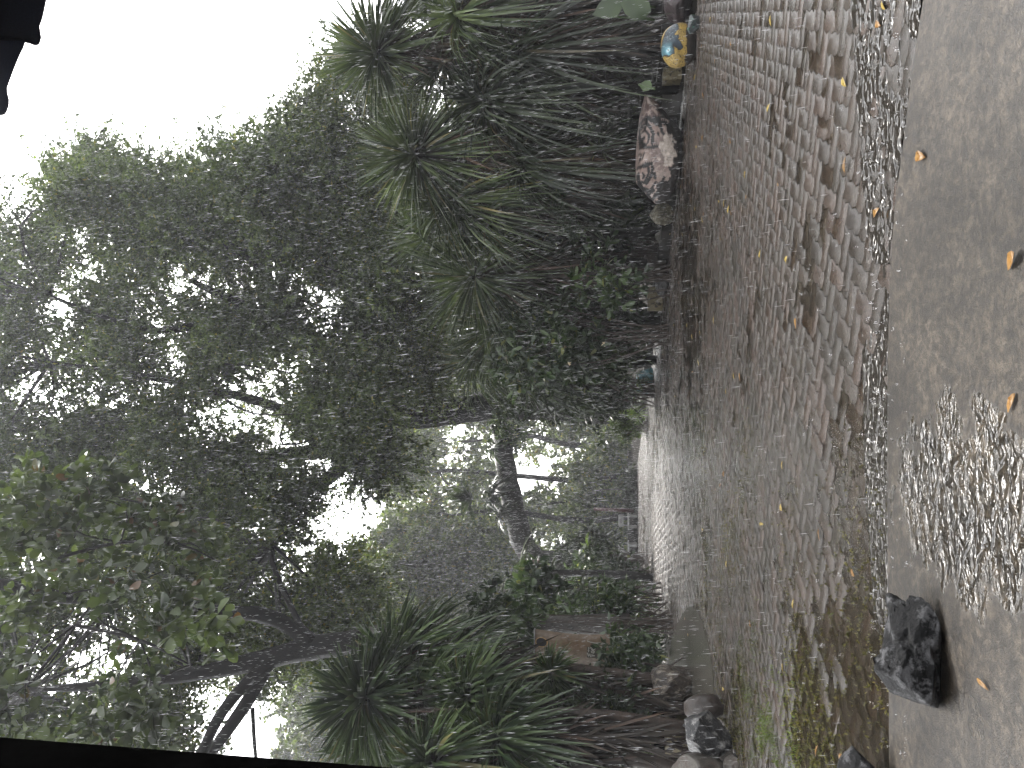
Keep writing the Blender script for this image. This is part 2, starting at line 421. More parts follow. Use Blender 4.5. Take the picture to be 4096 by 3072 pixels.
MAT['puddle'] = clear_water('puddle_water', .010, 22, (.80, .75, .68))
wx = np.linspace(-9.2, 7.2, 166); wy = 2.66 + (29.5 - 2.66) * np.linspace(0, 1, 200) ** 1.25
WX, WY = np.meshgrid(wx, wy); WI = inpoly(WX, WY, yard)
WZ = np.zeros(WX.shape); WZ[WI] = sag(WX[WI], WY[WI]) * .5
WZ += -.0020
cell = WI[:-1, :-1] & WI[1:, :-1] & WI[:-1, 1:] & WI[1:, 1:]
wi = np.arange(WX.size).reshape(WX.shape)
o = build('standing_water', np.stack([WX, WY, WZ], -1).reshape(-1, 3), np.stack([wi[:-1, :-1][cell], wi[:-1, 1:][cell], wi[1:, 1:][cell], wi[1:, :-1][cell]], -1), MAT['puddle'], smooth=True); tag(o, kind='structure')
# porch slab
m, nt, b = newmat('wet_concrete'); MAT['slab'] = m
pv = pos(nt)
n_big = noise(nt, 3.0, 6, .6, pv); n_mid = noise(nt, 30, 6, .8, pv); n_f = noise(nt, 160, 3, .7, pv)
c = ramp(nt, n_big, [(.32, (.018, .0135, .009)), (.5, (.033, .026, .0185)), (.66, (.056, .045, .033))])
c = mixc(nt, 1.0, c, ramp(nt, n_mid, [(.38, .30), (.5, .85), (.60, 2.1)]), 'MULTIPLY')
c = mixc(nt, 1.0, c, ramp(nt, n_f, [(.3, .8), (.7, 1.2)]), 'MULTIPLY')
vo = N(nt, 'ShaderNodeTexVoronoi', feature='DISTANCE_TO_EDGE'); vo.inputs['Scale'].default_value = 1.5
wv = N(nt, 'ShaderNodeVectorMath', operation='ADD'); nt.links.new(pv, wv.inputs[0])
nz = N(nt, 'ShaderNodeTexNoise'); nz.inputs['Scale'].default_value = 5; nz.inputs['Detail'].default_value = 6
sc2 = N(nt, 'ShaderNodeVectorMath', operation='SCALE'); sc2.inputs['Scale'].default_value = .35
nt.links.new(pv, nz.inputs['Vector']); nt.links.new(nz.outputs['Color'], sc2.inputs[0]); nt.links.new(sc2.outputs[0], wv.inputs[1]); nt.links.new(wv.outputs[0], vo.inputs['Vector'])
crack = math_(nt, 'MULTIPLY', ramp(nt, vo.outputs['Distance'], [(0, 1), (.012, 0)]), ramp(nt, noise(nt, 1.7, 2, .5, pv), [(.5, 0), (.58, 1)]))
c = mixc(nt, math_(nt, 'MULTIPLY', crack, .8), c, (.02, .018, .015))
nt.links.new(c, b.inputs['Base Color'])
wet = ramp(nt, noise(nt, 1.6, 3, .55, pv), [(.38, 0), (.70, .45)])
gp = G(3850, 2010)
def falloff(cx, cy, rx, ry):
    mp = N(nt, 'ShaderNodeMapping'); mp.inputs['Location'].default_value = (-cx / rx, -cy / ry, 0); mp.inputs['Scale'].default_value = (1 / rx, 1 / ry, 0)
    nt.links.new(pv, mp.inputs['Vector']); ln = N(nt, 'ShaderNodeVectorMath', operation='LENGTH'); nt.links.new(mp.outputs[0], ln.inputs[0]); return ln.outputs['Value']
pool = ramp(nt, math_(nt, 'SUBTRACT', 2.0, math_(nt, 'ADD', falloff(gp[0], gp[1], .34, .55), math_(nt, 'MULTIPLY', noise(nt, 8, 4, .6, pv), 1.5))), [(.30, 0), (.55, 1)])
wet = math_(nt, 'MAXIMUM', wet, pool)
nt.links.new(ramp(nt, wet, [(0, .42), (1, .07)]), b.inputs['Roughness'])
b.inputs['Specular IOR Level'].default_value = .5
h = mixc(nt, .5, n_mid, n_f)
n1 = bump(nt, h, ramp(nt, wet, [(0, .9), (1, .15)]), .010)
n2 = bump(nt, crack, -.6, .006, n1)
mpp = N(nt, 'ShaderNodeMapping'); mpp.inputs['Scale'].default_value = (1, 1.6, 1); nt.links.new(pv, mpp.inputs['Vector'])
rip = N(nt, 'ShaderNodeTexNoise'); rip.inputs['Scale'].default_value = 13; rip.inputs['Detail'].default_value = 2.0; rip.inputs['Distortion'].default_value = 1.2; nt.links.new(mpp.outputs[0], rip.inputs['Vector'])
n2 = bump(nt, rip.outputs['Fac'], pool, .034, n2)
nt.links.new(ramp(nt, pool, [(0, .5), (1, 1.0)]), b.inputs['Specular IOR Level'])
nt.links.new(n2, b.inputs['Normal'])
sp = [(-6, -2.5)] + [tuple(G(x, y)[:2]) for x, y in ((3574, 3600), (3566, 2800), (3560, 2200), (3560, 1500), (3570, 1100), (3590, 820), (3625, 560), (3664, 260), (3704, 0), (3800, -500))] + [(4.5, 0.5), (4.5, -2.5)]
sp[1] = (-6, sp[1][1])
bms = bmesh.new(); vs = [bms.verts.new((x, y, .012)) for x, y in sp]; fc = bms.faces.new(vs)
if fc.normal.z < 0: fc.normal_flip()
ex = bmesh.ops.extrude_face_region(bms, geom=[fc])
for g in ex['geom']:
    if isinstance(g, bmesh.types.BMVert): g.co.z = -.12
bmesh.ops.recalc_face_normals(bms, faces=bms.faces[:])
mes = bpy.data.meshes.new('porch_slab'); bms.to_mesh(mes); mes.materials.append(MAT['slab'])
slab = link(bpy.data.objects.new('porch_slab', mes)); bevel(slab, .006, 2); tag(slab, kind='structure')

# running water sheets (rippled for real)
m, nt, b = newmat('running_water'); MAT['water'] = m
b.inputs['Base Color'].default_value = (.03, .026, .022, 1); b.inputs['Roughness'].default_value = .05; b.inputs['IOR'].default_value = 1.33
b.inputs['Specular IOR Level'].default_value = .75
pv = pos(nt)
mq = N(nt, 'ShaderNodeMapping'); mq.inputs['Scale'].default_value = (1, 1.5, 1); nt.links.new(pv, mq.inputs['Vector'])
nt.links.new(bump(nt, noise(nt, 17, 1.2, .5, mq.outputs[0]), 1.0, .035), b.inputs['Normal'])
def water_sheet(poly_px, z, amp, freq, step=.012, name='water', soft=.08, keep=.5):
    pl = np.array([G(x, y)[:2] for x, y in poly_px]); lo = pl.min(0); hi = pl.max(0)
    xs = np.arange(lo[0], hi[0], step); ys = np.arange(lo[1], hi[1], step)
    X, Y = np.meshgrid(xs, ys)
    Z = np.zeros(X.shape); K = np.zeros(X.shape)
    for a in range(X.shape[0]):
        for c_ in range(X.shape[1]):
            x, y = X[a, c_], Y[a, c_]
            Z[a, c_] = mnoise.noise((x * freq, y * freq * 1.5, 1.3)) + .5 * mnoise.noise((x * freq * 2.3, y * freq * 3, 5.3)) + .8 * mnoise.noise((x * 3, y * 3, 8.0))
    ins = inpoly(X, Y, pl)
    # distance to the outline, to let the sheet break up at its rim
    dmin = np.full(X.shape, 9.0)
    for a in range(len(pl)):
        p, q = pl[a], pl[(a + 1) % len(pl)]; d = q - p; L2 = d @ d
        t = np.clip(((X - p[0]) * d[0] + (Y - p[1]) * d[1]) / L2, 0, 1)
        dmin = np.minimum(dmin, np.hypot(X - p[0] - t * d[0], Y - p[1] - t * d[1]))
    ok = ins
    idx = -np.ones(X.shape, int); 
    cell = ok[:-1, :-1] & ok[1:, :-1] & ok[:-1, 1:] & ok[1:, 1:]
    use = np.zeros(X.shape, bool); use[:-1, :-1] |= cell; use[1:, :-1] |= cell; use[:-1, 1:] |= cell; use[1:, 1:] |= cell
    idx[use] = np.arange(use.sum())
    v = np.stack([X[use], Y[use], z + Z[use] * amp], -1)
    f = np.stack([idx[:-1, :-1][cell], idx[:-1, 1:][cell], idx[1:, 1:][cell], idx[1:, :-1][cell]], -1)
    o = build(name, v, f, MAT['water'], smooth=True); tag(o, kind='structure'); return o
water_sheet([(3400, -60), (3425, 300), (3440, 620), (3470, 880), (3470, 1060), (3560, 1060), (3588, 820), (3622, 560), (3662, 260), (3702, -60)], .005, .0065, 13, .008)
water_sheet([(3440, 1000), (3450, 1500), (3460, 2000), (3500, 2500), (3556, 2500), (3556, 1000)], .0005, .0035, 15, .010)

# smooth concrete patch let into the paving
m, nt, b = newmat('patch_concrete'); pv = pos(nt)
nt.links.new(ramp(nt, noise(nt, 9, 5, .7, pv), [(.3, (.06, .056, .045)), (.7, (.095, .088, .073))]), b.inputs['Base Color'])
b.inputs['Roughness'].default_value = .22; nt.links.new(bump(nt, noise(nt, 60, 4, .7, pv), .35, .004), b.inputs['Normal'])
pp = [(2668, 2700), (2690, 2560), (2715, 2490), (2745, 2440), (2765, 2424), (2787, 2436), (2810, 2480), (2835, 2570), (2855, 2680), (2860, 2790), (2790, 2800), (2690, 2760)]
bmp = bmesh.new(); fc = bmp.faces.new([bmp.verts.new((*G(x, y)[:2], .016)) for x, y in pp])
if fc.normal.z < 0: fc.normal_flip()
ex = bmesh.ops.extrude_face_region(bmp, geom=[fc])
for g in ex['geom']:
    if isinstance(g, bmesh.types.BMVert): g.co.z = -.03
bmesh.ops.recalc_face_normals(bmp, faces=bmp.faces[:])
mep = bpy.data.meshes.new('concrete_path_patch'); bmp.to_mesh(mep); mep.materials.append(m)
tag(link(bpy.data.objects.new('concrete_path_patch', mep)), kind='structure')

# ------------------------------------------------------------------ rocks
_ico = None
def ico(sub):
    bm = bmesh.new(); bmesh.ops.create_icosphere(bm, subdivisions=sub, radius=1)
    v = np.array([p.co[:] for p in bm.verts]); f = np.array([[q.index for q in p.verts] for p in bm.faces]); bm.free(); return v, f
def rock_shape(seed, size, cuts=8, rough=.12, fine=.02, sub=5, cutd=(.55, .85), sharp=True, jag=0.0):
    r = np.random.default_rng(seed); v, f = ico(sub)
    v = v * (1 + rough * np.array([mnoise.noise(Vector(p * 1.3) + Vector((seed, 0, 0))) for p in v])[:, None] * 2)
    if jag:
        for sc_, am in ((1.5, jag), (3.4, jag * .45)):
            vd = np.array([mnoise.voronoi(Vector(p * sc_) + Vector((seed * 1.7, 0, 0)))[0][:2] for p in v]); v = v * (1 + am * ((vd[:, 1] - vd[:, 0]) - .35))[:, None]
    for _ in range(cuts):
        nrm = norm(r.normal(0, 1, 3)); d = r.uniform(*cutd)
        e = v @ nrm - d; k = e > 0
        v[k] -= e[k][:, None] * nrm * (1.0 if sharp else .75)
    v += norm(v) * (fine * np.array([mnoise.fractal(Vector(p * 4) + Vector((0, seed, 0)), .8, 2.1, 5) for p in v]))[:, None]
    lo, hi = v.min(0), v.max(0); v = (v - (lo + hi) / 2) / (hi - lo)
    v = v * np.array(size); v[:, 2] += size[2] / 2
    return v, f
def place_px(xt, xb, y0, y1, depth=None, sink=.04, z=0.0):
    g = G(xb, (y0 + y1) / 2, z); D = g[1]
    wd = S(y1 - y0, xb, D); ht = S(xb - xt, xb, D)
    dp = depth if depth else wd * .7
    k = (D + dp * .45) / D
    c = np.array((g[0] * k, D + dp * .45, z - sink))
    return c, (wd * k, dp, ht * (k + 1) / 2 + sink), D
def rock(name, label, cat, px, mat, seed, group=None, depth=None, z=0.0, smooth=False, **k):
    c, size, D = place_px(*px, depth=depth, z=z)
    v, f = rock_shape(seed, size, **k)
    o = build(name, v + c, f, mat, origin=c, smooth=smooth)
    tag(o, label, cat, group); return o
def rmat(name, *a, **k): MAT[name] = rough_mat(name, *a, **k); return MAT[name]
rmat('black_stone', (.003, .003, .0035), (.014, .0145, .016), 5, .5, .8, .014, 60, c3=(.11, .11, .115), spec=.16, c3at=(.50, .58))
rmat('veined_stone', (.018, .018, .019), (.07, .07, .072), 5, .4, .8, .014, 60, c3=(.24, .235, .225), spec=.3, c3at=(.50, .60))
rmat('brown_stone', (.026, .020, .017), (.058, .046, .039), 6, .4, .7, .012, 60)
rmat('purple_stone', (.03, .022, .023), (.07, .05, .05), 6, .45, .9, .02, 50)
rmat('grey_stone', (.03, .03, .03), (.09, .088, .085), 8, .4, .7, .015, 60, c3=(.14, .135, .13))
rmat('pale_stone', (.06, .054, .047), (.14, .128, .11), 5, .45, .7, .015, 60, c3=(.08, .06, .05))
rmat('teal_stone', (.03, .10, .12), (.07, .20, .23), 8, .4, .7, .012, 60, c3=(.02, .035, .04))
rmat('petrified', (.022, .017, .014), (.075, .058, .045), 7, .42, 1.0, .03, 40, c3=(.22, .19, .15), stretch=(1, 1, .5))
rmat('green_black_stone', (.02, .025, .028), (.05, .055, .055), 7, .35, .6, .01, 60, c3=(.03, .10, .07))
rmat('gold_grey', (.07, .065, .045), (.19, .17, .12), 7, .45, .7, .012, 60, c3=(.30, .28, .22))

rock('black_boulder', 'large jagged black rock with grey faces on the concrete slab', 'rock', (3570, 3806, 2385, 2850), MAT['black_stone'], 21, depth=.30, z=.012, cuts=16, rough=.30, fine=.012, sub=6, cutd=(.5, .9), jag=.42)
rock('black_boulder', 'dark wet rock at the slab edge, cut off by the picture border', 'rock', (3432, 3640, 3030, 3420), MAT['black_stone'], 33, depth=.35, cuts=10, rough=.14, fine=.03)
rock('petrified_log', 'squat brown and tan petrified wood stump by the pavers', 'stump', (2612, 2776, 2668, 2824), MAT['petrified'], 5, depth=.55, cuts=9, rough=.10, fine=.07, cutd=(.6, .85))
rock('round_boulder', 'rounded brown wet boulder behind the grey angular rock', 'rock', (2748, 2898, 2776, 2890), MAT['brown_stone'], 8, depth=.36, cuts=3, rough=.10, fine=.02, smooth=True)
rock('angular_rock', 'grey angular rock with white veins and a sharp top', 'rock', (2752, 2936, 2862, 3050), MAT['veined_stone'], 55, depth=.34, cuts=13, rough=.14, fine=.02, cutd=(.45, .85), sub=6, jag=.3)
rock('pale_boulder', 'pale speckled boulder cut off by the picture border', 'rock', (2690, 2960, 3045, 3290), MAT['pale_stone'], 14, depth=.45, cuts=4, rough=.10, fine=.03, smooth=True)
rock('small_rock', 'small black rock wedged between the stained block and the grey angular rock', 'rock', (2738, 2856, 2880, 2950), MAT['black_stone'], 71, depth=.2, cuts=8, rough=.1, fine=.05)
rock('flat_rock', 'pale flat stone on the ground beside the grey angular rock', 'rock', (2900, 2950, 3020, 3110), MAT['pale_stone'], 17, depth=.2, cuts=8, rough=.1, fine=.03)
rock('grey_boulder', 'dull grey boulder under the bushes beside the concrete patch', 'rock', (2536, 2628, 2600, 2664), MAT['grey_stone'], 9, cuts=5, rough=.1, fine=.03, smooth=True)
rock('small_rock', 'small pale rock leaning on the petrified stump', 'rock', (2600, 2655, 2650, 2682), MAT['gold_grey'], 19, cuts=5, rough=.1, fine=.03)
rock('purple_boulder', 'rough purple brown rock beside the fish painted stone', 'rock', (2664, 2770, -90, 88), MAT['purple_stone'], 23, depth=.5, cuts=6, rough=.1, fine=.06)
rock('small_stone', 'small dark stone with a green tinge in front of the fish painted stone', 'rock', (2752, 2800, 62, 134), MAT['green_black_stone'], 29, cuts=8, rough=.1, fine=.03)
rock('pale_rock', 'pale weathered rock against the end of the face painted boulder', 'rock', (2600, 2690, 806, 902), MAT['gold_grey'], 31, cuts=9, rough=.14, fine=.05)
rock('small_white_rock', 'small white rock lying on the dark kerb', 'rock', (2622, 2672, 918, 984), MAT['pale_stone'], 37, cuts=10, rough=.14, fine=.04)
rock('brown_boulder', 'smooth reddish brown boulder beside the speckled grey rock', 'rock', (2568, 2668, 1012, 1124), MAT['brown_stone'], 41, cuts=8, rough=.08, fine=.01, cutd=(.6, .9))
rock('speckled_rock', 'craggy speckled grey rock beside the brown boulder', 'rock', (2624, 2672, 1094, 1188), MAT['grey_stone'], 43, cuts=10, rough=.15, fine=.08)
rock('blue_rock', 'teal blue painted rock at the border of the yard', 'rock', (2543, 2613, 1470, 1578), MAT['teal_stone'], 47, cuts=7, rough=.12, fine=.02, cutd=(.55, .85))

# painted stones ---------------------------------------------------
def dpoly(px, py, line):
    line = np.asarray(line, float); d = np.full(px.shape, 1e9)
    for a, b_ in zip(line[:-1], line[1:]):
        e = b_ - a; L2 = max(e @ e, 1e-9)
        t = np.clip(((px - a[0]) * e[0] + (py - a[1]) * e[1]) / L2, 0, 1)
        d = np.minimum(d, np.hypot(px - a[0] - t * e[0], py - a[1] - t * e[1]))
    return d
MAT['painted'] = paint_mat('painted_stone', .45, .5, .012, 26)
def painted_rock(name, label, px, seed, painter, zoom, depth, **k):
    c, size, D = place_px(*px, depth=depth)
    v, f = rock_shape(seed, size, **k)
    lo, hi = v.min(0), v.max(0)
    # picture-like coordinates on the stone's front: a = down from its top, b = along it from its right end
    a = (hi[2] - v[:, 2]) / (hi[2] - lo[2] - .04); bb = (hi[0] - v[:, 0]) / (hi[0] - lo[0])
    zx = zoom[0] + a * (zoom[1] - zoom[0]); zy = zoom[2] + bb * (zoom[3] - zoom[2])
    col = painter(zx, zy, v, size)
    o = build(name, v + c, f, MAT['painted'], origin=c, smooth=True, colors=col)
    tag(o, label, 'painted rock'); return o
def nz3(v, s, o=0.0): return np.array([mnoise.fractal(Vector(p * s) + Vector((o, o, o)), .8, 2.0, 4) for p in v])
def face_paint(x, y, v, size):
    n = nz3(v, 6); n2 = nz3(v, 16, 5)
    pink = np.array((.22, .155, .13)); pale = np.array((.33, .27, .24)); blk = np.array((.016, .015, .015)); dark_low = np.array((.022, .019, .018))
    m_ = np.clip(.5 + n * .9, 0, 1)[:, None]; c = pink * (1 - m_) + pale * m_
    # speckled upper right end
    end = (y < 470) & (n2 > .02); c[end] = np.array((.10, .065, .058))
    bot = (x > 560 + 60 * n + 40 * np.cos((y - 950) / 260)) ; c[bot] = dark_low  # lower part and low ends are coloured darker
    low = (x > 430 + 70 * n2) & ((y < 480) | (y > 1330)); c[low] = dark_low
    # beard patch
    bd = ((x - 480) / 190) ** 2 + ((y - 960) / 250) ** 2 < 1 + n2 * .8
    cb = np.array((.20, .15, .135)) * (1 + .6 * n2[:, None]); c[bd & (x > 330)] = cb[bd & (x > 330)]
    tuft = ((x - 560) / 110) ** 2 + ((y - 930) / 210) ** 2 < 1 + n2 * 1.2
    ct = np.array((.36, .31, .27)) * (1 + .5 * n2[:, None]); c[tuft] = ct[tuft]
    L = [([(175, 610), (240, 615), (295, 700), (292, 770), (260, 840), (215, 800), (180, 720), (175, 610)], 11),
         ([(190, 820), (240, 870), (300, 885), (400, 880)], 22),
         ([(190, 500), (250, 510), (320, 600), (350, 700), (338, 820)], 20),
         ([(180, 430), (230, 420), (330, 480), (430, 560), (470, 640), (480, 700)], 20),
         ([(250, 450), (380, 540), (440, 600)], 17), ([(380, 460), (480, 530), (560, 560), (580, 680)], 24),
         ([(205, 540), (245, 570), (240, 600)], 12), ([(420, 680), (430, 730)], 12),
         ([(180, 500), (172, 620), (180, 800)], 8), ([(160, 900), (200, 960), (160, 1040), (210, 1020), (230, 950)], 7),
         ([(150, 1090), (190, 1140), (230, 1110), (330, 1110)], 14), ([(330, 1110), (350, 1180), (330, 1270), (270, 1350)], 17),
         ([(150, 1190), (165, 1330), (230, 1400), (330, 1440), (400, 1340)], 15), ([(210, 1150), (290, 1140), (300, 1230), (240, 1340), (190, 1330)], 13),
         ([(210, 1230), (240, 1260), (215, 1290)], 10), ([(150, 1350), (220, 1450), (320, 1470), (380, 1440)], 16), ([(380, 1240), (390, 1290)], 16),
         ([(440, 1440), (500, 1350), (520, 1290)], 14), ([(300, 1500), (360, 1560), (420, 1480)], 20)]
    for ln, wd in L:
        c[dpoly(x, y, ln) < wd * 1.25 * (1 + .3 * n2)] = blk
    c[np.hypot(x - 215, y - 720) < 32] = blk
    return c
painted_rock('face_boulder', 'long pink boulder painted with a black lined face', (2553, 2733, 382, 806), 77, face_paint, (125, 770, 0, 1600), .85, cuts=4, rough=.09, fine=.012, sub=6, sharp=False)
def fish_paint(x, y, v, size):
    n = nz3(v, 14); n2 = nz3(v, 30, 4)
    gold = np.array((.30, .205, .05)); c = np.tile(gold, (len(v), 1)) * (1 + .25 * n[:, None])
    # crackled dark net over the gold edge
    net = (np.abs(n2) < .05) & ((x > 640) | (y > 1230)); c[net] = (.035, .022, .012)
    c[(x > 830 + 40 * n)] = (.025, .02, .016)
    body = [(600, 520), (645, 600), (655, 760), (560, 860), (570, 905), (660, 905), (640, 1000), (700, 1060), (750, 1170), (700, 1220), (640, 1200), (530, 1100), (560, 1200), (565, 1270), (450, 1290), (380, 1230), (300, 1170), (290, 1050), (310, 900), (380, 720), (470, 630), (540, 560)]
    bl = inpoly(x, y, body)
    dk = np.array((.020, .032, .045)) * (1 + .9 * n[:, None]); c[bl] = dk[bl]
    tone = np.clip((y - 960) / 200, 0, 1) * np.clip((560 - x) / 120, 0, 1)
    hd = bl & (tone > 0.05); tq = np.array((.09, .21, .25)) * (1 + .3 * n[:, None])
    c[hd] = (c * (1 - tone[:, None]) + tq * tone[:, None])[hd]
    gl = bl & (np.abs(n2) < .03) & (y < 980); c[gl] = (.12, .17, .18)
    c[dpoly(x, y, body + [body[0]]) < 7] = (.02, .018, .015)
    e = np.hypot(x - 430, y - 1185); c[e < 48] = (.20, .40, .45); c[e < 30] = (.50, .60, .62); c[e < 17] = (.015, .02, .03)
    c[dpoly(x, y, [(530, 1110), (555, 1180), (560, 1260)]) < 8] = (.02, .02, .02)
    return c
painted_rock('fish_stone', 'egg shaped gold stone painted with a dark blue fish', (2652, 2788, 94, 266), 88, fish_paint, (285, 1060, 500, 1470), .42, cuts=0, rough=.05, fine=.006, sub=6, sharp=False)

# ------------------------------------------------------------------ kerb and blocks along the right bed
def kerb_run(pts_px, off, ht, th, label, name='stone_kerb'):
    mb = MB(); pts = [G(x, y)[:2] for x, y in pts_px]; pts = np.array(pts)
    for a, b_ in zip(pts[:-1], pts[1:]):
        d = b_ - a; L = np.linalg.norm(d); t = d / L; nrm = np.array((t[1], -t[0]))
        if nrm[1] < 0: nrm = -nrm
        k = max(1, int(L / .5))
        for q in range(k):
            c = a + d * (q + .5) / k + nrm * (off + RNG.normal(0, .012))
            add_box(mb, (c[0], c[1], ht / 2 - .03 + RNG.normal(0, .008)), (L / k - .012, th, ht + .06), math.atan2(t[1], t[0]), RNG.normal(0, .02))
    o = mb.build(name, MAT['kerb'], origin=(pts[0][0], pts[0][1], 0)); bevel(o, .012); tag(o, label, 'kerb'); return o
kerb_run([(2822, -120), (2795, 0), (2748, 250), (2715, 500), (2700, 800), (2688, 900)], .78, .33, .14, 'dark stone kerb running behind the fish painted stone')
kerb_run([(2685, 950), (2662, 1100), (2632, 1250), (2604, 1480), (2590, 1600)], .22, .17, .18, 'low dark kerb between the white rock and the blue rock')
def block(name, label, px, mat, depth, ang=0.0, z=0.0, bev=.01):
    c, size, D = place_px(*px, depth=depth, z=z, sink=.02); mb = MB(); add_box(mb, c + np.array((0, 0, size[2] / 2)), size, ang)
    o = mb.build(name, mat, origin=c); bevel(o, bev); tag(o, label, 'block'); return o
block('concrete_block', 'small yellow block between the fish stone and the face boulder', (2654, 2722, 280, 328), MAT['block'], .25)  # blocks of the right bed are coloured yellow
block('concrete_block', 'yellow block beside the speckled grey rock', (2592, 2650, 1150, 1242), MAT['block'], .3)
block('concrete_block', 'dim yellow block nearest the blue rock', (2592, 2630, 1285, 1335), MAT['block'], .3)
block('planter_block', 'wide yellow stained concrete block under the black ledge', (2662, 2772, 2866, 3004), MAT['block'], .34)
g = G(2772, 2935); 
zb = S(2772 - 2662, 2700, g[1])
mb = MB(); add_box(mb, (g[0] - .02, g[1] + .15, zb + .075), (S(150, 2700, g[1]), .40, .135), .06)
o = mb.build('stone_ledge', MAT['post'], origin=(g[0], g[1], zb)); bevel(o, .008); tag(o, 'flat black stone slab lying on the wide yellow stained block', 'slab')
rock('charcoal_rock', 'dark blue grey rock behind the black ledge', 'rock', (2528, 2700, 2834, 2916), MAT['black_stone'], 61, depth=.3, cuts=9, rough=.1, fine=.03)

# ------------------------------------------------------------------ porch post and roof corner close to the camera
mb = MB(); X0 = P(1680, 3072, .70)
add_box(mb, (X0[0] - .085, .62 + .02, 1.35), (.17, .12, 2.8))
o = mb.build('porch_post', MAT['post'], origin=(X0[0] - .085, .64, 0)); bevel(o, .004); tag(o, 'black wooden post close to the camera at the edge of the porch', 'post')
root = empty('tiled_eave', P(0, 0, 1.7)); tag(root, 'blue grey roof eave with wavy tile ends above the open sky', 'roof')
def outline(name, px, D, th, mat, par):
    mb = MB(); a = np.array([P(x, y, D) for x, y in px]); b_ = a + np.array((th * .66, th * .85, th * 1.1)); n = len(a)
    bm = bmesh.new(); va = [bm.verts.new(p) for p in a]; vb = [bm.verts.new(p) for p in b_]
    bm.faces.new(va); bm.faces.new(vb[::-1])
    for q in range(n): bm.faces.new((va[q], vb[q], vb[(q + 1) % n], va[(q + 1) % n]))
    bmesh.ops.recalc_face_normals(bm, faces=bm.faces[:])
    v = np.array([p.co[:] for p in bm.verts]); bm.verts.index_update(); fs = {}
    for p in bm.faces: fs.setdefault(len(p.verts), []).append([q.index for q in p.verts])
    bm.free(); o = build(name, v, [np.array(x) for x in fs.values()], mat, par); bevel(o, .004); return o
outline('tile', [(-260, -700), (300, -700), (240, -200), (190, -12), (172, 72), (160, 106), (163, 130), (167, 152), (160, 175), (150, 184), (136, 182), (118, 175), (100, 172), (60, 176), (-260, 176)], 1.70, .30, MAT['roof'], root)
outline('eave_board', [(-260, -3600), (330, -3600), (300, -704), (-260, -704)], 1.70, .12, MAT['roof'], root)
outline('tile', [(-260, 160), (104, 160), (96, 190), (78, 226), (60, 270), (42, 318), (30, 352), (31, 372), (38, 398), (37, 424), (28, 450), (18, 461), (0, 464), (-30, 462), (-60, 470), (-260, 480)], 1.66, .30, MAT['roof'], root)

# ------------------------------------------------------------------ trees
def crown_from(clumps, spray_n, per, Ls, leaf, wid, up=.25, out=.7, kind='small', flat=0.3, droop=.35):
    """clumps (n,4): centre and radius. Twigs start in the clump and carry leaves along them."""
    cl = np.asarray(clumps); n = len(cl)
    ns = np.maximum(3, (spray_n * RNG.uniform(.6, 1.4, n))).astype(int)
    ci = np.repeat(np.arange(n), ns); b_ = ball(len(ci))
    p = cl[ci, :3] + b_ * cl[ci, 3:4] * np.array((1, 1, .8))
    d = norm(b_ * out + RNG.normal(0, .55, b_.shape) + np.array((0, 0, up)))
    Lt = Ls * RNG.uniform(.5, 1.3, len(ci))
    t = RNG.uniform(.1, 1, (len(ci), per))
    q = p[:, None, :] + d[:, None, :] * (Lt[:, None] * t)[..., None]
    q[:, :, 2] -= (droop * Lt[:, None] * t * t)
    ld = norm(d[:, None, :] * .6 + RNG.normal(0, .65, q.shape) + np.array((0, 0, -.25)))
    q = q.reshape(-1, 3); ld = ld.reshape(-1, 3); m_ = len(q)
    fn = leaves if kind == 'small' else big_leaves
    return fn(q, ld, leaf * RNG.uniform(.65, 1.3, m_), wid * RNG.uniform(.7, 1.3, m_), flat)
def clumps_px(poly, step, D0, D1, rpx, layers, holes=(), keep=1.0, seed=1, hr=1.0):
    r = np.random.default_rng(seed); pl = np.array(poly, float); lo, hi = pl.min(0), pl.max(0); out = []
    for x in np.arange(lo[0], hi[0], step):
        for y in np.arange(lo[1], hi[1], step):
            for _ in range(layers):
                xx = x + r.uniform(-.6, .6) * step; yy = y + r.uniform(-.6, .6) * step; D = r.uniform(D0, D1); rp = r.uniform(*rpx)
                if r.uniform() > keep: continue
                if not inpoly(np.array(xx), np.array(yy), pl): continue
                if any(((xx - h[0]) ** 2 + (yy - h[1]) ** 2) ** .5 < h[2] * hr + rp * .62 for h in holes): continue
                if mnoise.noise((xx * .0042, yy * .0042, seed * 3.3)) < -.5: continue
                out.append((*P(xx, yy, D), S(rp, xx, D)))
    return np.array(out)
def px_tube(mb, pts, rad, seg=9, wob=.05):
    """pts (x, y, D), rad in photo pixels"""
    w3 = np.array([P(*p) for p in pts]); r3 = np.array([S(r, p[0], p[2]) for r, p in zip(rad, pts)])
    return add_tube(mb, w3, r3, seg, wob)
def twigs(mb, starts, clumps, n, rad=.025, seed=3):
    """thin boughs from limb points out into the clumps"""
    r = np.random.default_rng(seed); starts = np.asarray(starts)
    for k in r.choice(len(clumps), min(n, len(clumps)), replace=False):
        c = clumps[k, :3]; d = np.linalg.norm(starts - c, axis=1); s = starts[np.argmin(d)]
        mid = (s + c) / 2 + r.normal(0, .12, 3) * np.linalg.norm(c - s) + np.array((0, 0, .08)) * np.linalg.norm(c - s)
        add_tube(mb, [s, mid, c], [rad * 1.6, rad, rad * .35], 5, .03, 3, cap=False)

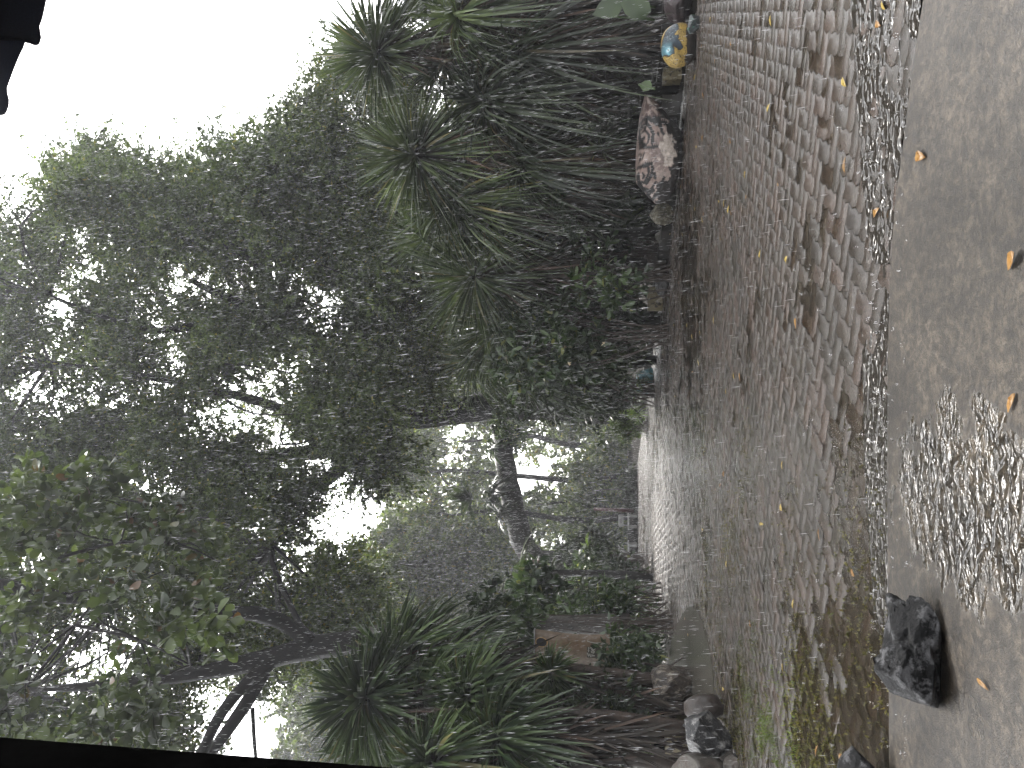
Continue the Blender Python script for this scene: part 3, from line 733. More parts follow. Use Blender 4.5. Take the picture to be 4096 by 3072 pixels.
HOLES = [(330, 1040, 95), (250, 1250, 70), (590, 1250, 55), (430, 1570, 95), (690, 1440, 60), (1320, 1225, 75), (620, 1950, 75), (90, 1590, 85), (1370, 2060, 175), (1110, 1720, 70), (1290, 1840, 50),
         (1000, 2050, 40), (60, 1090, 60), (850, 1720, 40), (1150, 2280, 90), (1000, 1560, 45), (1230, 1480, 70), (160, 2280, 70), (700, 1120, 40), (880, 1250, 35), (1180, 1130, 40), (760, 1640, 35), (500, 1880, 35), (1010, 1170, 35), (1250, 2330, 50)]
mainpoly = [(-200, 1010), (80, 890), (150, 830), (260, 670), (430, 625), (600, 690), (780, 720), (900, 660), (1030, 590), (1140, 560), (1350, 700), (1500, 1000), (1500, 1300), (1520, 1520), (1560, 1680), (1560, 1880), (1400, 1930), (1260, 1960), (1200, 2080), (1150, 2250), (900, 2300), (600, 2250), (-200, 2300)]
root = empty('broadleaf_tree', P(2545, 1640, 24)); tag(root, 'tall dark tree with a huge crown overhanging the middle of the yard', 'tree')
mb = MB()
px_tube(mb, [(2560, 1610, 24), (2450, 1630, 24), (2200, 1622, 24), (1950, 1622, 24), (1780, 1648, 24), (1600, 1640, 23.5), (1470, 1560, 23), (1350, 1430, 22), (1180, 1330, 21), (980, 1230, 20), (760, 1120, 19)], [95, 72, 62, 58, 60, 66, 60, 48, 36, 25, 10])
tr_ = mb.build('trunk', MAT['bark'], root, smooth=True)
lims = [([(1600, 1650, 23.5), (1480, 1730, 23), (1300, 1800, 22), (1050, 1830, 20.5), (800, 1850, 19), (500, 1830, 18)], [50, 42, 34, 26, 18, 7]),
        ([(1480, 1720, 23), (1330, 1900, 22), (1180, 1980, 21), (1000, 2080, 20), (700, 2200, 19)], [34, 28, 24, 17, 6]),
        ([(1300, 1810, 22), (1150, 1650, 21), (850, 1560, 19), (500, 1490, 18), (200, 1450, 17)], [28, 22, 17, 12, 5]),
        ([(1600, 1660, 23.5), (1530, 1780, 23), (1510, 1850, 22.6), (1440, 1920, 22)], [22, 16, 13, 6]),
        ([(980, 1230, 20), (700, 1320, 18.5), (450, 1280, 17.5), (200, 1180, 17)], [20, 15, 10, 4]),
        ([(1180, 1330, 21), (1020, 1050, 20), (850, 900, 19.5), (600, 800, 19)], [24, 18, 12, 4]),
        ([(1050, 1830, 20.5), (850, 1990, 19.5), (600, 2060, 18.5), (250, 2080, 17)], [20, 15, 11, 4])]
clm = clumps_px(mainpoly, 92, 15.5, 24, (60, 125), 2, HOLES, 1.0, 5, hr=.62)
sts = []
mb = MB()
for p, r in lims:
    px_tube(mb, p, r, 8); sts += [P(*q) for q in p]
twigs(mb, sts, clm, 170, .03)
mb.build('boughs', MAT['bark'], root, smooth=True)
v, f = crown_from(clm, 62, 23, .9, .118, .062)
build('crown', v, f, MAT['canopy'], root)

# tree behind the sword-leaved plants, on the right
root = empty('broadleaf_tree', P(2540, 900, 22)); tag(root, 'small leaved tree against the white sky behind the spiky plants', 'tree')
mb = MB(); px_tube(mb, [(2540, 900, 22), (2200, 850, 22), (1800, 760, 21.5), (1500, 620, 21), (1300, 480, 20.5)], [55, 46, 36, 22, 7])
px_tube(mb, [(1800, 760, 21.5), (1550, 850, 20.5), (1300, 780, 20), (1100, 650, 19.5)], [26, 20, 13, 5])
mb.build('trunk', MAT['bark'], root, smooth=True)
rp = [(1060, 540), (1180, 460), (1280, 360), (1330, 290), (1420, 230), (1700, 200), (1700, 900), (1500, 1000), (1250, 950), (1100, 700), (1030, 560)]
clr = clumps_px(rp, 85, 16, 22, (60, 105), 2, [(1180, 640, 45), (1330, 850, 50), (1400, 430, 40)], .9, 9)
clr = np.concatenate([clr, clumps_px([(1480, 880), (1800, 900), (1830, 1600), (1600, 1620), (1520, 1300)], 85, 18, 24, (60, 100), 2, [(1560, 1430, 30)], .9, 19)])
mb = MB(); twigs(mb, [P(1500, 620, 21), P(1300, 480, 20.5), P(1300, 780, 20), P(1550, 850, 20.5), P(1100, 650, 19.5)], clr, 50, .025); mb.build('boughs', MAT['bark'], root, smooth=True)
v, f = crown_from(clr, 58, 22, .75, .112, .058); build('crown', v, f, MAT['back_leaf'], root)

# forked pale tree on the left and its crown
root = empty('forked_tree', P(2520, 2500, 13)); tag(root, 'pale trunked tree forking into long dark limbs above the left spiky plants', 'tree')
mb = MB(); px_tube(mb, [(2520, 2500, 13), (2200, 2500, 13), (1950, 2505, 13), (1740, 2535, 13), (1600, 2535, 13), (1450, 2560, 12.8)], [48, 38, 38, 42, 46, 48])
mb.build('trunk', MAT['pale_bark'], root, smooth=True)
mb = MB()
ll = [([(1460, 2560, 12.8), (1250, 2590, 12.4), (1050, 2640, 12), (800, 2690, 11.5), (450, 2740, 11), (100, 2760, 10.5)], [46, 46, 40, 30, 20, 8]),
      ([(1250, 2575, 12.4), (1150, 2500, 12.2), (1050, 2460, 12), (850, 2440, 11.6), (600, 2380, 11)], [34, 30, 30, 22, 10]),
      ([(1080, 2650, 12), (960, 2760, 11.5), (870, 2880, 11), (780, 3072, 10.5)], [30, 24, 22, 18]),
      ([(1060, 2690, 12), (980, 2820, 11.6), (890, 2950, 11.2), (770, 3110, 10.8)], [26, 26, 24, 20]),
      ([(1010, 2830, 11.5), (1020, 3000, 11.3), (1040, 3120, 11.2)], [9, 8, 7]),
      ([(1250, 2600, 12.4), (1120, 2330, 13), (1090, 2180, 13.5), (1230, 2050, 14)], [14, 11, 9, 4])]
sts = []
for p, r in ll: px_tube(mb, p, r, 8); sts += [P(*q) for q in p]
lp = [(-150, 2250), (300, 2250), (700, 2200), (1100, 2200), (1280, 2250), (1350, 2450), (1300, 2600), (1050, 2700), (800, 3100), (-150, 3100)]
cll = clumps_px(lp, 95, 12, 19, (80, 140), 1, HOLES + [(1010, 2860, 110), (930, 2980, 90), (490, 2600, 55), (200, 2700, 60), (480, 2690, 60), (750, 2820, 50)], .85, 12)
twigs(mb, sts, cll, 60, .022); mb.build('boughs', MAT['bark'], root, smooth=True)
cll = np.concatenate([cll, clumps_px([(1000, 2150), (1180, 2200), (1500, 2180), (1520, 2560), (1350, 2620), (1000, 2600)], 90, 14, 21, (60, 105), 2, [(1370, 2060, 150), (1150, 2280, 60), (1230, 2330, 40)], .85, 77)])
v, f = crown_from(cll, 70, 22, .7, .115, .06); build('crown', v, f, MAT['back_leaf'], root)

# almond tree with big round leaves, overhead on the left
root = empty('almond_tree', (-7.5, 8.5, 0)); tag(root, 'overhead tree with large rounded light green leaves', 'tree')
mb = MB()
al = [([(-250, 2300, 8.5), (100, 2360, 9), (250, 2390, 9.5), (330, 2400, 10), (420, 2440, 10.4)], [26, 30, 24, 16, 6]), ([(100, 2360, 9), (180, 2300, 9.6), (240, 2250, 10)], [14, 11, 4]), ([(-200, 2650, 8), (0, 2520, 8.4), (80, 2450, 8.8), (120, 2400, 9)], [16, 15, 14, 12]),
      ([(-250, 2050, 8.5), (60, 2060, 9.2), (400, 1990, 10), (560, 2010, 10.2)], [14, 12, 8, 3]), ([(200, 2240, 9), (480, 2170, 9.3), (720, 2180, 9.5), (880, 2250, 9.6)], [8, 7, 5, 2]), ([(300, 2500, 8.6), (560, 2560, 8.7), (760, 2660, 8.8)], [8, 7, 3])]
sts = []
for p, r in al: px_tube(mb, p, r, 8); sts += [P(*q) for q in p]
add_tube(mb, [(-7.5, 8.5, 0), (-7.3, 8.4, 4), (-6.8, 8.4, 9), P(-250, 2300, 8.5)], [.22, .19, .15, .08], 10, .04)
ap = [(-150, 1880), (150, 1860), (420, 1980), (640, 2060), (800, 2120), (900, 2250), (900, 2420), (760, 2560), (620, 2640), (560, 3080), (-150, 3080)]
cla = clumps_px(ap, 105, 7.5, 11.5, (40, 80), 1, [(190, 2280, 60), (180, 2700, 60), (490, 2640, 40)], .62, 21)
twigs(mb, sts, cla, 90, .012); mb.build('boughs', MAT['bark'], root, smooth=True)
v, f = crown_from(cla, 14, 9, .42, .175, .12, up=.2, kind='big', droop=.2); build('crown', v, f, MAT['almond'], root)

# leaning tree: a thick trunk lying across between the stump and the tall tree, with ferns on it
root = empty('leaning_tree', P(2545, 2260, 24)); tag(root, 'thick trunk leaning horizontally across the gap with ferns growing on it', 'tree')
mb = MB(); px_tube(mb, [(2560, 2270, 24), (2400, 2262, 24), (2260, 2255, 24), (2150, 2240, 24), (2095, 2180, 24), (2065, 2080, 24), (2040, 1960, 24), (2020, 1850, 23.8), (2010, 1750, 23.6), (1985, 1690, 23.5)], [52, 48, 46, 44, 46, 44, 42, 40, 37, 34], 12)
mb.build('trunk', MAT['bark'], root, smooth=True)
mb = MB(); px_tube(mb, [(2090, 2262, 23.2), (2120, 2262, 23.1), (2170, 2258, 23.05), (2235, 2262, 23.1)], [6, 20, 24, 8], 8); mb.build('bare_wood', MAT['red_bark'], root, smooth=True)
def fern(c, n, L, W, mat, par, up=.5, droop=.7, nm='fern'):
    d = norm(RNG.normal(0, 1, (n, 3)) * np.array((1, 1, .5)) + np.array((0, -.2, up)))
    v, f = blades(np.tile(c, (n, 1)) + RNG.normal(0, .06, (n, 3)), d, L * RNG.uniform(.6, 1.2, n), W, droop); return build(nm, v, f, mat, par)
fern(P(1965, 2000, 23.4), 60, .9, .09, MAT['dark_shrub'], root); fern(P(1990, 1960, 23.3), 50, .9, .10, MAT['dark_shrub'], root)
fern(P(1975, 1790, 23.2), 45, .8, .09, MAT['shrub'], root); fern(P(2010, 2060, 23.3), 45, .75, .09, MAT['dark_shrub'], root)
fern(P(1880, 1990, 23.4), 26, .9, .22, MAT['dark_shrub'], root, .8, .2)
cf = np.array([(*P(x, y, 23.1), .45) for x, y in ((2010, 1690), (2040, 1720), (2060, 1745), (1990, 1710))])
v, f = crown_from(cf, 22, 12, .3, .11, .06); build('creeper', v, f, MAT['shrub'], root)

# trees far behind, each with its own trunk
def back_tree(label, tx, ty, D, poly, seed, mat, leaf=.26, holes=(), keep=.95, step=75, spray=46, name='background_tree', group='trees closing off the far side of the yard', layers=1):
    root = empty(name, P(2540, ty, D)); tag(root, label, 'tree', group)
    mb = MB(); px_tube(mb, [(2545, ty, D), (2300, ty + 22, D), (tx + 250, ty - 18, D), (tx, ty + 10, D)], [15, 12, 9, 3], 7)
    cl = clumps_px(poly, step, D - 3, D + 3, (55, 100), layers, holes, keep, seed)
    twigs(mb, [P(2200, ty + 8, D), P(tx + 200, ty - 6, D), P(tx + 50, ty, D)], cl, 26, .035); mb.build('trunk', MAT['bark'], root, smooth=True)
    v, f = crown_from(cl, spray, 18, .8, leaf, leaf * .5); build('crown', v, f, mat, root); return root
BH = [(1390, 2070, 110), (1800, 1850, 60), (1730, 1960, 40), (2080, 1890, 65), (2130, 1830, 40), (1660, 1555, 50), (2070, 2110, 40), (2180, 2160, 35), (1300, 2300, 70), (1210, 2330, 50), (1570, 1420, 50), (1830, 1700, 45)]
back_tree('dark bushy tree filling the gap left of the leaning trunk', 1500, 2330, 33, [(1180, 2180), (1420, 2220), (1600, 2060), (1900, 2100), (2050, 2250), (2300, 2300), (2300, 2600), (1900, 2700), (1500, 2720), (1150, 2720), (1120, 2330)], 31, MAT['back_leaf'], holes=BH)
back_tree('yellow green tree behind the leaning trunk', 1750, 2060, 36, [(1600, 2040), (1700, 1980), (1900, 2020), (1980, 2100), (2020, 2230), (1850, 2250), (1650, 2180)], 32, MAT['light_leaf'], holes=BH)  # lighter, yellower leaf than its neighbours
back_tree('hazy leafy tree under the leaning trunk', 2150, 2010, 40, [(2080, 1960), (2200, 1850), (2330, 1800), (2400, 1760), (2520, 1760), (2520, 2250), (2300, 2250), (2180, 2190), (2090, 2080)], 33, MAT['back_leaf'], holes=BH + [(2200, 1850, 60)], step=70, keep=.75)
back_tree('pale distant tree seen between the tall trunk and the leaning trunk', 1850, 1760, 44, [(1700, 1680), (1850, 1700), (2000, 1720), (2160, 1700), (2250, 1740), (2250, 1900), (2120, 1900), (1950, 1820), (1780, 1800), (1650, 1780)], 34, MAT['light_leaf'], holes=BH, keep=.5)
back_tree('leafy tree behind the tall trunk near the white sky gap', 1560, 1900, 38, [(1480, 1820), (1560, 1720), (1750, 1790), (1860, 1860), (1900, 1960), (1750, 2020), (1600, 2000), (1530, 1930)], 35, MAT['back_leaf'], holes=BH, layers=2)
back_tree('light green tree beside the tall trunk above the shrub', 1560, 1420, 34, [(1420, 1380), (1520, 1330), (1700, 1380), (1800, 1450), (1850, 1560), (1700, 1600), (1550, 1560), (1450, 1500)], 36, MAT['light_leaf'], holes=BH, keep=.85)

# far wood closing the view
def mass(name, label, poly, step, D0, D1, rpx, mat, leaf, spray, seed, holes=(), layers=1, keep=1.0):
    cl = clumps_px(poly, step, D0, D1, rpx, layers, holes, keep, seed); v, f = crown_from(cl, spray, 16, .9, leaf, leaf * .55)
    o = build(name, v, f, mat); tag(o, label, 'wood', kind='stuff'); return o
back_tree('hazy leafy tree at the far left behind the star shaped crown', 1300, 2820, 30, [(1180, 2650), (1500, 2600), (1800, 2700), (1900, 3150), (1200, 3150), (1120, 2900)], 37, MAT['back_leaf'], holes=BH, keep=.85)
mass('far_wood', 'dense far wood closing the yard', [(1700, -300), (1850, 700), (1800, 1500), (1520, 1550), (1480, 1800), (1550, 1950), (1550, 2150), (1350, 2300), (1300, 2500), (1100, 3300), (2550, 3600), (2560, -300)], 85, 46, 56, (60, 110), MAT['back_leaf'], .36, 50, 41, [(2110, 1880, 100), (2190, 2150, 30), (1800, 1850, 60), (1730, 1960, 40), (1660, 1555, 50), (1600, 2010, 50), (1830, 1700, 40)])
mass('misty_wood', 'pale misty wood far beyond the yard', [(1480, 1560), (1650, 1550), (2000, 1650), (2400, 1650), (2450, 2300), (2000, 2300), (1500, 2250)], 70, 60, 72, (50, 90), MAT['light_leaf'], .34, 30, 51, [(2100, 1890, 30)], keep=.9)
# ------------------------------------------------------------------ spiky sword-leaved plants
def rosette(c, R, n, axis, mat, par, wid, droop=.18, spread=1.9, nm='leaf_rosette', curl=.12):
    axis = norm(np.array(axis, float)); 
    th = np.sqrt(RNG.uniform(.005, 1, n)) * spread; ph = RNG.uniform(0, 2 * np.pi, n)
    A = norm(np.cross(axis, (0.3, .9, .1))); B = np.cross(axis, A)
    d = np.cos(th)[:, None] * axis + np.sin(th)[:, None] * (np.cos(ph)[:, None] * A + np.sin(ph)[:, None] * B)
    L = R * RNG.uniform(.72, 1.12, n) * (1 - .25 * np.exp(-th * 3))
    o = c - axis * (th[:, None] / spread) * R * .14 + RNG.normal(0, .012, (n, 3))
    dr = droop * (0.35 + th / spread) * RNG.uniform(.5, 1.5, n)
    v, f = blades(o, d, L, wid * RNG.uniform(.8, 1.2, n), dr)
    return build(nm, v, f, mat, par)
def skirt(c, R, n, base, par, mat, ln=1.0, wid=.05):
    """dead leaves hanging along the upper trunk"""
    c = np.asarray(c); base = np.asarray(base); dirn = norm(base - c); t = RNG.uniform(0, ln, n)
    o = c + dirn * t[:, None] + RNG.normal(0, .06, (n, 3))
    d = norm(RNG.normal(0, .33, (n, 3)) + np.array((0, 0, -1)))
    v, f = blades(o, d, R * RNG.uniform(.5, 1.0, n), wid * RNG.uniform(.6, 1.1, n), .1)
    return build('dead_leaf_skirt', v, f, mat, par)
def yucca(label, heads, base, trunk_r, mat, group, n=170, wid=.05, tmat='bark', skirtn=420, mid=None, skl=1.5):
    """heads: (x, y, D, R px, axis, droop, spread); base (x, y, D)"""
    b0 = P(*base); b0[2] = min(b0[2], 0.0) if base[0] > 2440 else b0[2]
    root = empty('spiky_plant', (b0[0], b0[1], 0)); tag(root, label, 'spiky plant', group)
    mb = MB(); first = None
    for hx, hy, hD, R, ax, dr, spd in heads:
        c = P(hx, hy, hD); m_ = [P(*q) for q in mid] if mid else [(b0 + c) / 2 + RNG.normal(0, .07, 3)]
        add_tube(mb, [b0] + m_ + [c], np.linspace(trunk_r, trunk_r * .6, 2 + len(m_)), 9, .06, 5)
    mb.build('trunk', MAT[tmat], root, smooth=True)
    for hx, hy, hD, R, ax, dr, spd in heads:
        c = P(hx, hy, hD); Rm = S(R, hx, hD)
        rosette(c, Rm * (.85 if mat is MAT['yucca_left'] else 1.0), int(n * 2.0), ax, mat, root, wid * (1.15 if mat is MAT['yucca_left'] else 1.0), dr, spd)
        if skirtn: skirt(c, Rm * .9, skirtn, b0, root, MAT['skirt'], min(skl, np.linalg.norm(c - b0) * .8), wid)
    return root
GR = 'spiky sword leaved plants along the right bed'
YM = MAT['yucca']
yucca('tallest spiky plant with its crown against the white sky', [(1490, 205, 10.6, 285, (.05, -.5, .8), .12, 2.0)], (2560, 150, 10.9), .10, YM, GR, 230)
yucca('spiky plant with a big star shaped crown above the face boulder', [(1640, 615, 11.4, 330, (0, -.55, .75), .15, 2.05)], (2560, 560, 12.0), .11, YM, GR, 250)
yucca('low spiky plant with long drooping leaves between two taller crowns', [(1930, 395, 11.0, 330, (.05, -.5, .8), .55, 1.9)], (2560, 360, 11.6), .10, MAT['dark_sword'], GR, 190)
yucca('spiky plant half hidden behind the star shaped crown', [(1800, 800, 12.3, 330, (-.15, -.5, .8), .45, 1.9)], (2560, 760, 12.8), .10, YM, GR, 210)
yucca('dim spiky plant at the back between the star shaped crown and the round ball', [(1700, 950, 13.6, 260, (-.1, -.4, .85), .35, 1.9)], (2560, 930, 13.8), .10, YM, GR, 170)
yucca('round ball shaped spiky plant above the broad leaved shrub', [(1885, 1105, 13.2, 330, (-.05, -.75, .55), .12, 2.1)], (2560, 1060, 13.8), .11, YM, GR, 270)
yucca('spiky plant with upright fans left of the round ball', [(1990, 1300, 15.0, 330, (-.05, -.2, 1), .2, 1.5)], (2570, 1280, 15.4), .10, YM, GR, 200)
yucca('loose spiky plant with folded leaves beside the tall trunk', [(1890, 1440, 16.5, 260, (-.3, -.4, .8), .5, 1.8), (2130, 1520, 16.3, 200, (-.4, -.4, .7), .6, 1.8)], (2570, 1440, 16.8), .10, YM, GR, 130)
yucca('dark spiky plant at the picture border under the tallest crown', [(1820, 60, 10.2, 300, (.0, -.5, .7), .6, 1.9)], (2580, 40, 10.6), .10, YM, GR, 120)
rt = empty('spider_plant', P(2440, 590, 11.6)); tag(rt, 'small arching grassy plant behind the face boulder', 'plant')
rosette(P(2400, 590, 11.6), S(130, 2400, 11.6), 46, (0, -.4, .8), YM, rt, .03, .6, 1.6)

GL = 'spiky sword leaved plants in the left bed'
YL = MAT['yucca_left']
yucca('large spiky plant with a star shaped crown nearest the left picture border', [(1440, 2790, 8.6, 330, (.15, -.5, .8), .15, 2.0)], (2330, 3150, 8.8), .09, YL, GL, 260, .055, 'brown_bark', 120, [(2000, 3090, 8.8), (1660, 2780, 8.7)])
yucca('shaggy spiky plant leaning against the pale forked trunk', [(1590, 2640, 9.4, 340, (.3, -.4, .8), .42, 1.9)], (2480, 2720, 9.8), .09, YL, GL, 280, .06, 'brown_bark', 160)
yucca('dark spiky plant behind the post', [(1480, 2980, 9.4, 320, (-.1, -.5, .7), .3, 1.9)], (2480, 3150, 9.6), .09, YL, GL, 200, .055, 'brown_bark', 120)
yucca('broad shaggy spiky plant in the middle of the left bed', [(1880, 2800, 8.7, 300, (-.1, -.5, .75), .42, 1.9)], (2420, 3090, 8.4), .085, YL, GL, 330, .058, 'brown_bark', 160, [(2140, 2910, 8.5)])
yucca('small dark spiky plant in front of the painted board', [(2200, 2690, 9.3, 150, (.1, -.55, .5), .25, 1.8)], (2540, 2830, 9.5), .06, YL, GL, 150, .035, 'brown_bark', 60)
yucca('spiky plant with yellowing leaves low at the left', [(1980, 2960, 8.2, 330, (-.05, -.5, .75), .42, 1.9)], (2560, 2900, 8.5), .07, YL, GL, 240, .055, 'brown_bark', 140, [(2250, 2850, 8.4)])
yucca('drooping spiky plant at the left picture border', [(1720, 3060, 8.0, 300, (-.1, -.5, .7), .4, 1.9)], (2560, 3140, 8.2), .08, YL, GL, 200, .055, 'brown_bark', 140)

yucca('spiky plant leaning out between the star shaped left crown and the shaggy one', [(1680, 2790, 8.9, 300, (.1, -.6, .6), .4, 1.9), (1500, 2900, 9.0, 270, (.0, -.4, .8), .25, 1.9)], (2500, 3060, 9.0), .07, YL, GL, 190, .055, 'brown_bark', 100)
yucca('shaggy spiky plant hanging below the one on the pale forked trunk', [(1800, 2640, 11.6, 270, (.3, -.5, .6), .6, 1.9), (2040, 2790, 9.9, 240, (0, -.5, .6), .6, 1.9)], (2540, 2780, 11.2), .07, YL, GL, 190, .055, 'brown_bark', 120)
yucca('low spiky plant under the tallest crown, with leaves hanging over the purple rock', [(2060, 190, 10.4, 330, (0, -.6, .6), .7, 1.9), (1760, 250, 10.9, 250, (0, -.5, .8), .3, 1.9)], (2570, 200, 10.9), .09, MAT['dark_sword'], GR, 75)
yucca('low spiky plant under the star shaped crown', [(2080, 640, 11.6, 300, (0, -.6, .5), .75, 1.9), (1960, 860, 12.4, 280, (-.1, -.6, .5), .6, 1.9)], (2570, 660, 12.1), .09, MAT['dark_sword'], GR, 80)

# ------------------------------------------------------------------ shrubs, hedge and other planting
def shrub(label, blobs, D, mat, leaf, wid, spray, per=10, kind='big', name='shrub', cat='shrub', Ls=.35, group=None, flowers=None, base=None, up=.35, stems=14, fmat=None, nfl=0):
    """blobs: (x, y, r px [, dD])"""
    bx = base if base else (2550, np.mean([q[1] for q in blobs]))
    g0 = P(bx[0], bx[1], D); root = empty(name, (g0[0], g0[1], 0)); tag(root, label, cat, group)
    cl = np.array([(*P(q[0], q[1], D + (q[3] if len(q) > 3 else 0)), S(q[2], q[0], D)) for q in blobs])
    r = np.random.default_rng(len(label)); mb = MB()
    for k in range(stems):
        c = cl[r.integers(len(cl))]; e = c[:3] + ball(1)[0] * c[3] * .8
        s = np.array((g0[0] + r.normal(0, .15), g0[1] + r.normal(0, .1), -.02)); md = (s + e) / 2 + r.normal(0, .08, 3)
        add_tube(mb, [s, md, e], [.018, .013, .005], 5, .03, 3, cap=False)
    mb.build('stems', MAT['brown_bark'], root)
    v, f = crown_from(cl, spray, per, Ls, leaf, wid, up=up, kind=kind); build('foliage', v, f, mat, root)
    if nfl:
        ci = RNG.integers(0, len(cl), nfl); p = cl[ci, :3] + norm(RNG.normal(0, 1, (nfl, 3)) + np.array((0, -.8, .3))) * cl[ci, 3:4] * .95
        for q in p:
            v, f = leaves(np.tile(q, (12, 1)) + RNG.normal(0, .004, (12, 3)), RNG.normal(0, 1, (12, 3)), .05, .03); build('flower', v, f, fmat, root)
    return root
SB = MAT['shrub']
shrub('broad leaved green shrub with pale flowers under the round spiky ball', [(2080, 1330, 100), (2180, 1240, 95), (2250, 1180, 70), (2280, 1330, 110), (2180, 1420, 100), (2310, 1430, 85), (2080, 1440, 90), (2380, 1380, 70)], 13.4, SB, .17, .075, 34, 9, fmat=MAT['cream_flower'], nfl=5, base=(2560, 1330))
shrub('low bush with clear oval leaves behind the brown boulder', [(2440, 1110, 70), (2390, 1070, 60), (2480, 1160, 50), (2350, 1130, 50)], 13.0, SB, .19, .085, 15, 8, base=(2590, 1110))
shrub('round bright green clipped bush at the foot of the tall trunk', [(2500, 1700, 42), (2475, 1690, 30), (2525, 1712, 36), (2500, 1735, 28), (2520, 1680, 34)], 21, MAT['bright_shrub'], .10, .05, 50, 10, 'small', name='clipped_bush', base=(2560, 1700), Ls=.2)
rt = empty('grass_tuft', P(2560, 1655, 20.4)); tag(rt, 'tuft of long bright grass beside the clipped bush', 'grass')
rosette(P(2545, 1655, 20.4), S(80, 2500, 20.4), 60, (0, -.3, 1), MAT['bright_shrub'], rt, .03, .6, 1.4, 'blades')
rt = empty('grass_tuft', P(2560, 1560, 18.6)); tag(rt, 'dim grass tuft behind the blue rock', 'grass')
rosette(P(2545, 1560, 18.8), S(75, 2500, 18.8), 60, (0, -.3, 1), SB, rt, .03, .5, 1.4, 'blades')
# creeper hanging in front of the dark fence
rt = empty('hanging_creeper', P(2180, 700, 12.0)); tag(rt, 'thin leafy creeper hanging between the spiky plants', 'creeper')
cp = [(2190, 660), (2215, 720), (2225, 790), (2250, 850), (2275, 900), (2300, 930)]
mb = MB(); px_tube(mb, [(2060, 640, 12.1)] + [(x, y, 12.0) for x, y in cp], [3] * 7, 5); mb.build('stem', MAT['brown_bark'], rt)
cl = np.array([(*P(x, y, 11.9), .13) for x, y in cp] + [(*P(2300, 690, 11.9), .12), (*P(2370, 650, 11.9), .1)])
v, f = crown_from(cl, 22, 9, .14, .07, .035); build('foliage', v, f, SB, rt)
# elephant ears
rt = empty('elephant_ear_plant', P(2560, 70, 9.6)); tag(rt, 'plant with a few huge pale arrow shaped leaves at the picture border', 'plant')
mb = MB()
ears = [((2370, 60, 9.5), (.2, -.4, -.9), .42), ((2480, 10, 9.3), (-.5, -.3, -.9), .42), ((2420, -40, 9.4), (.1, -.4, -.8), .4), ((2520, 60, 9.7), (.4, -.5, -.6), .32), ((2560, 335, 9.9), (-.4, -.4, -.5), .22)]
for e, d, L in ears: mb = MB(); add_tube(mb, [P(2620, e[1] + 20, 9.6), (P(2620, e[1] + 20, 9.6) + P(*e)) / 2 + np.array((.02, 0, .1)), P(*e)], [.018, .014, .008], 6, .02, 4); mb.build('stalk', MAT['shrub'], rt)
for e, d, L in ears:
    v, f = big_leaves(np.array([P(*e)]), np.array([d], float), L, L * .75, .6); build('leaf', v, f, MAT['shrub'], rt)

# dark planting filling the right bed
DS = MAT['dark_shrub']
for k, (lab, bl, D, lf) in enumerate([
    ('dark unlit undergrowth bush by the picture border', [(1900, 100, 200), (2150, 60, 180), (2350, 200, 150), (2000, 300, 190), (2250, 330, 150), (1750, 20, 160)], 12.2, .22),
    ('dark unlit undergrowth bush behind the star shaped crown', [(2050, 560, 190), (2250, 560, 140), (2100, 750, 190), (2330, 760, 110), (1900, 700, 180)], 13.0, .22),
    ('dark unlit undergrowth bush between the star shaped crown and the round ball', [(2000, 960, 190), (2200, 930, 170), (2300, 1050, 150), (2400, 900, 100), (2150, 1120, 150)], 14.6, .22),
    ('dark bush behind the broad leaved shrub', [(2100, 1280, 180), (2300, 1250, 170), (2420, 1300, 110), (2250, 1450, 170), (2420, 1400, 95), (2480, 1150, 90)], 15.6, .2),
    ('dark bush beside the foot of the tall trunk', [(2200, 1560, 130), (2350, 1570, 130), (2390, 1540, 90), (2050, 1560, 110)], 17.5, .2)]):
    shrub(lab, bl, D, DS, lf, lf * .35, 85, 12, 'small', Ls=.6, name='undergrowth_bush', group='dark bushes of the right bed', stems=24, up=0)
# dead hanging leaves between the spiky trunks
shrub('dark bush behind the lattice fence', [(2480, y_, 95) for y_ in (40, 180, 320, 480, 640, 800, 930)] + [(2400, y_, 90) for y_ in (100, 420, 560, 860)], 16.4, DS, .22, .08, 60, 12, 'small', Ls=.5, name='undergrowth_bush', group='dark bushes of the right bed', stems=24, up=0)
# wooden fence behind the right bed
root = empty('lattice_fence', P(2560, 500, 14.4)); tag(root, 'dark wooden lattice fence with light showing through behind the right bed', 'fence')
fa, fb = P(2560, -250, 13.2), P(2560, 1080, 17.2); fa[2] = fb[2] = 0; dv = fb - fa; Lf = np.linalg.norm(dv); an = math.atan2(dv[1], dv[0])
mb = MB()
for t in np.linspace(0, 1, int(Lf / .125)):
    p = fa + dv * t; add_box(mb, p + np.array((0, 0, .6)), (.085, .03, 1.2), an)
mb.build('slats', MAT['fence'], root)
mb = MB()
for z in (.18, .42, .66, .9, 1.14): add_box(mb, (fa + fb) / 2 + np.array((0, -.03, z)), (Lf, .03, .09), an)
mb.build('rails', MAT['fence'], root)
for t in np.linspace(0, 1, 5):
    mb = MB(); p = fa + dv * t; add_box(mb, p + np.array((0, .04, .7)), (.11, .11, 1.4), an); mb.build('post', MAT['fence'], root)

